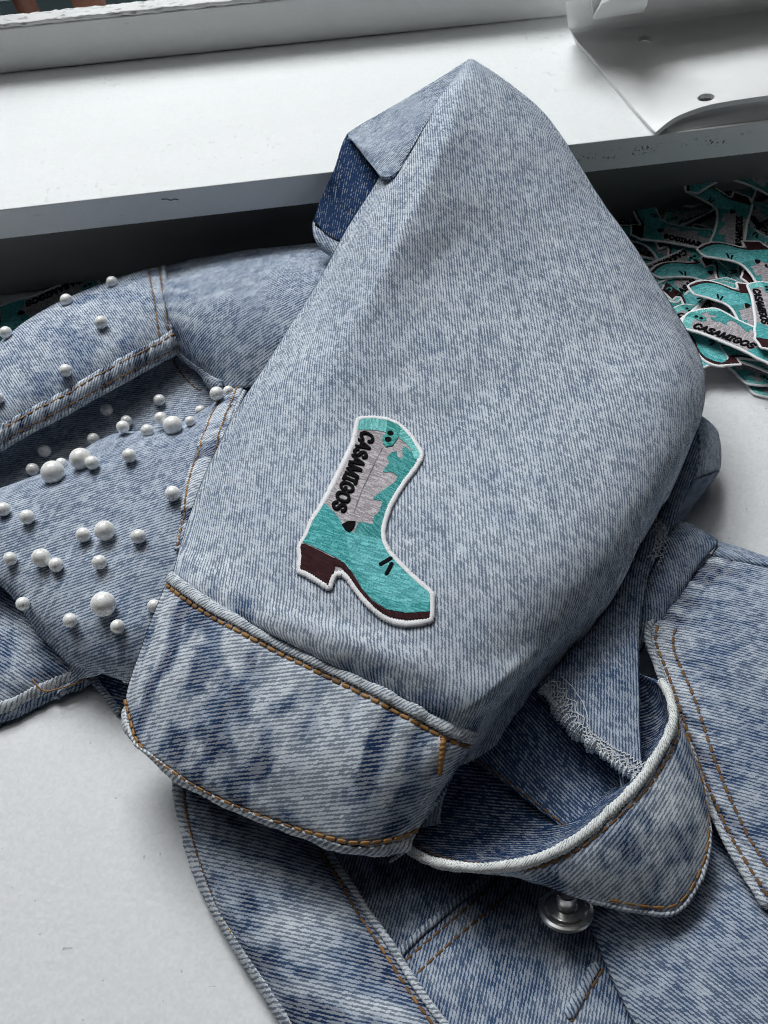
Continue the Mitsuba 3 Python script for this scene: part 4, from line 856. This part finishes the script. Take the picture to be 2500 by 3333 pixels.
heap_patch('boot patch standing on end at the right frame edge, lettering running down', G("176.4,86.7,15.5 171.5,59.3,16.7"))
heap_patch('lone dark boot patch under the shelf at the left frame edge', G("-136.9,156.2,1.9 -157.3,146.1,1.9"), scale=.8)

heap_spots = [G("141.2,150.1,2 152.1,144.5,2"), G("153.9,110.4,3 141.8,101.6,4"), G("166.9,112.3,5 175.6,106.2,6"), G("190.2,131.9,5 176.8,124.4,6"), G("203,139.7,8 192.6,134.5,8"), G("169.4,93.3,7 164.1,103.8,7"), G("165.6,122.6,5 153.8,111.3,5"), G("190.5,94.8,8 179.3,86.1,9"), G("151.2,132.8,3 161.9,139.6,3"), G("193.7,159.7,8 203.8,163.9,9"), G("172.6,148,6 162.2,142.7,6"), G("199,118.3,9 187.8,107.3,10")]
heap_said = ['darkest boot patch at the far left of the heap, half under the sleeve edge', 'boot patch covered by the lettered ones beside the sleeve, only a rim showing', 'boot patch wedged under the bright upside-down boot in the middle of the heap', 'shadowed boot patch right of the upside-down one, lying crosswise', 'shadowed boot patch below the leaning one, near the right frame edge', 'boot patch under the left-facing shaft mouth in the middle of the heap', 'boot patch with only its teal foot showing in the middle of the heap', 'boot patch just above the standing one at the right frame edge', 'dark boot patch under the pale face-down one in the upper left', 'dark boot patch touching the back panel right of the upright one', 'dark boot patch between the face-down one and the upright one', 'boot patch tucked under the lettered one at the right frame edge']
for said, ma in zip(heap_said, heap_spots): heap_patch(said, ma)
# ------------------------------------------------------------------ fingers of a person beyond the upright board
def chain(pts, rad):
    m = m3.Manifold()
    for (a, ra), (b, rb) in zip(zip(pts[:-1], rad[:-1]), zip(pts[1:], rad[1:])):
        m += m3.Manifold.batch_hull([m3.Manifold.sphere(ra, 24).translate(a), m3.Manifold.sphere(rb, 24).translate(b)])
    return m
tips = [(-.206, .300, .012), (-.190, .300, .010), (-.174, .300, .012), (-.147, .300, .018)]
kn = [(-.224, .322, .120), (-.206, .325, .124), (-.186, .327, .124), (-.164, .329, .118)]
hand = m3.Manifold()
for (t, k, r, b) in zip(tips, kn, (.0052, .0058, .0058, .0056), (.002, .004, .004, .002)):
    t, k = np.array(t), np.array(k)
    m1, m2 = k + (t - k) * .42 + np.array([0, -.010 - b, .004]), k + (t - k) * .76 + np.array([0, -.006 - b, .002])
    hand += chain([k, m1, m2, t], [r * 1.15, r * 1.02, r * .92, r * .78])
hand += m3.Manifold.batch_hull([m3.Manifold.sphere(.011, 24).translate(k) for k in kn] + [m3.Manifold.sphere(.014, 24).translate((-.215, .36, .17)), m3.Manifold.sphere(.014, 24).translate((-.18, .362, .168))])
hand += chain([(-.170, .358, .155), (-.137, .330, .125), (-.124, .300, .092), (-.119, .288, .068)], [.012, .0105, .0092, .0078])
hm = hand.refine_to_length(.004).to_mesh(); hm = trimesh.Trimesh(hm.vert_properties[:, :3], hm.tri_verts)
trimesh.smoothing.filter_taubin(hm, iterations=12)
labels['person'] = dict(label='person behind the upright board, only two bare fingers and a navy sleeve in view', category='person')
add('person__hand', mikit.ply((hm.vertices, hm.faces), 'skin', smooth=True))
slv = chain([(-.20, .365, .185), (-.205, .33, .14), (-.195, .285, .10), (-.190, .278, .04)], [.03, .026, .020, .022]).refine_to_length(.006).to_mesh()
add('person__sleeve', mikit.ply((slv.vert_properties[:, :3], slv.tri_verts), 'navy_cloth', smooth=60))
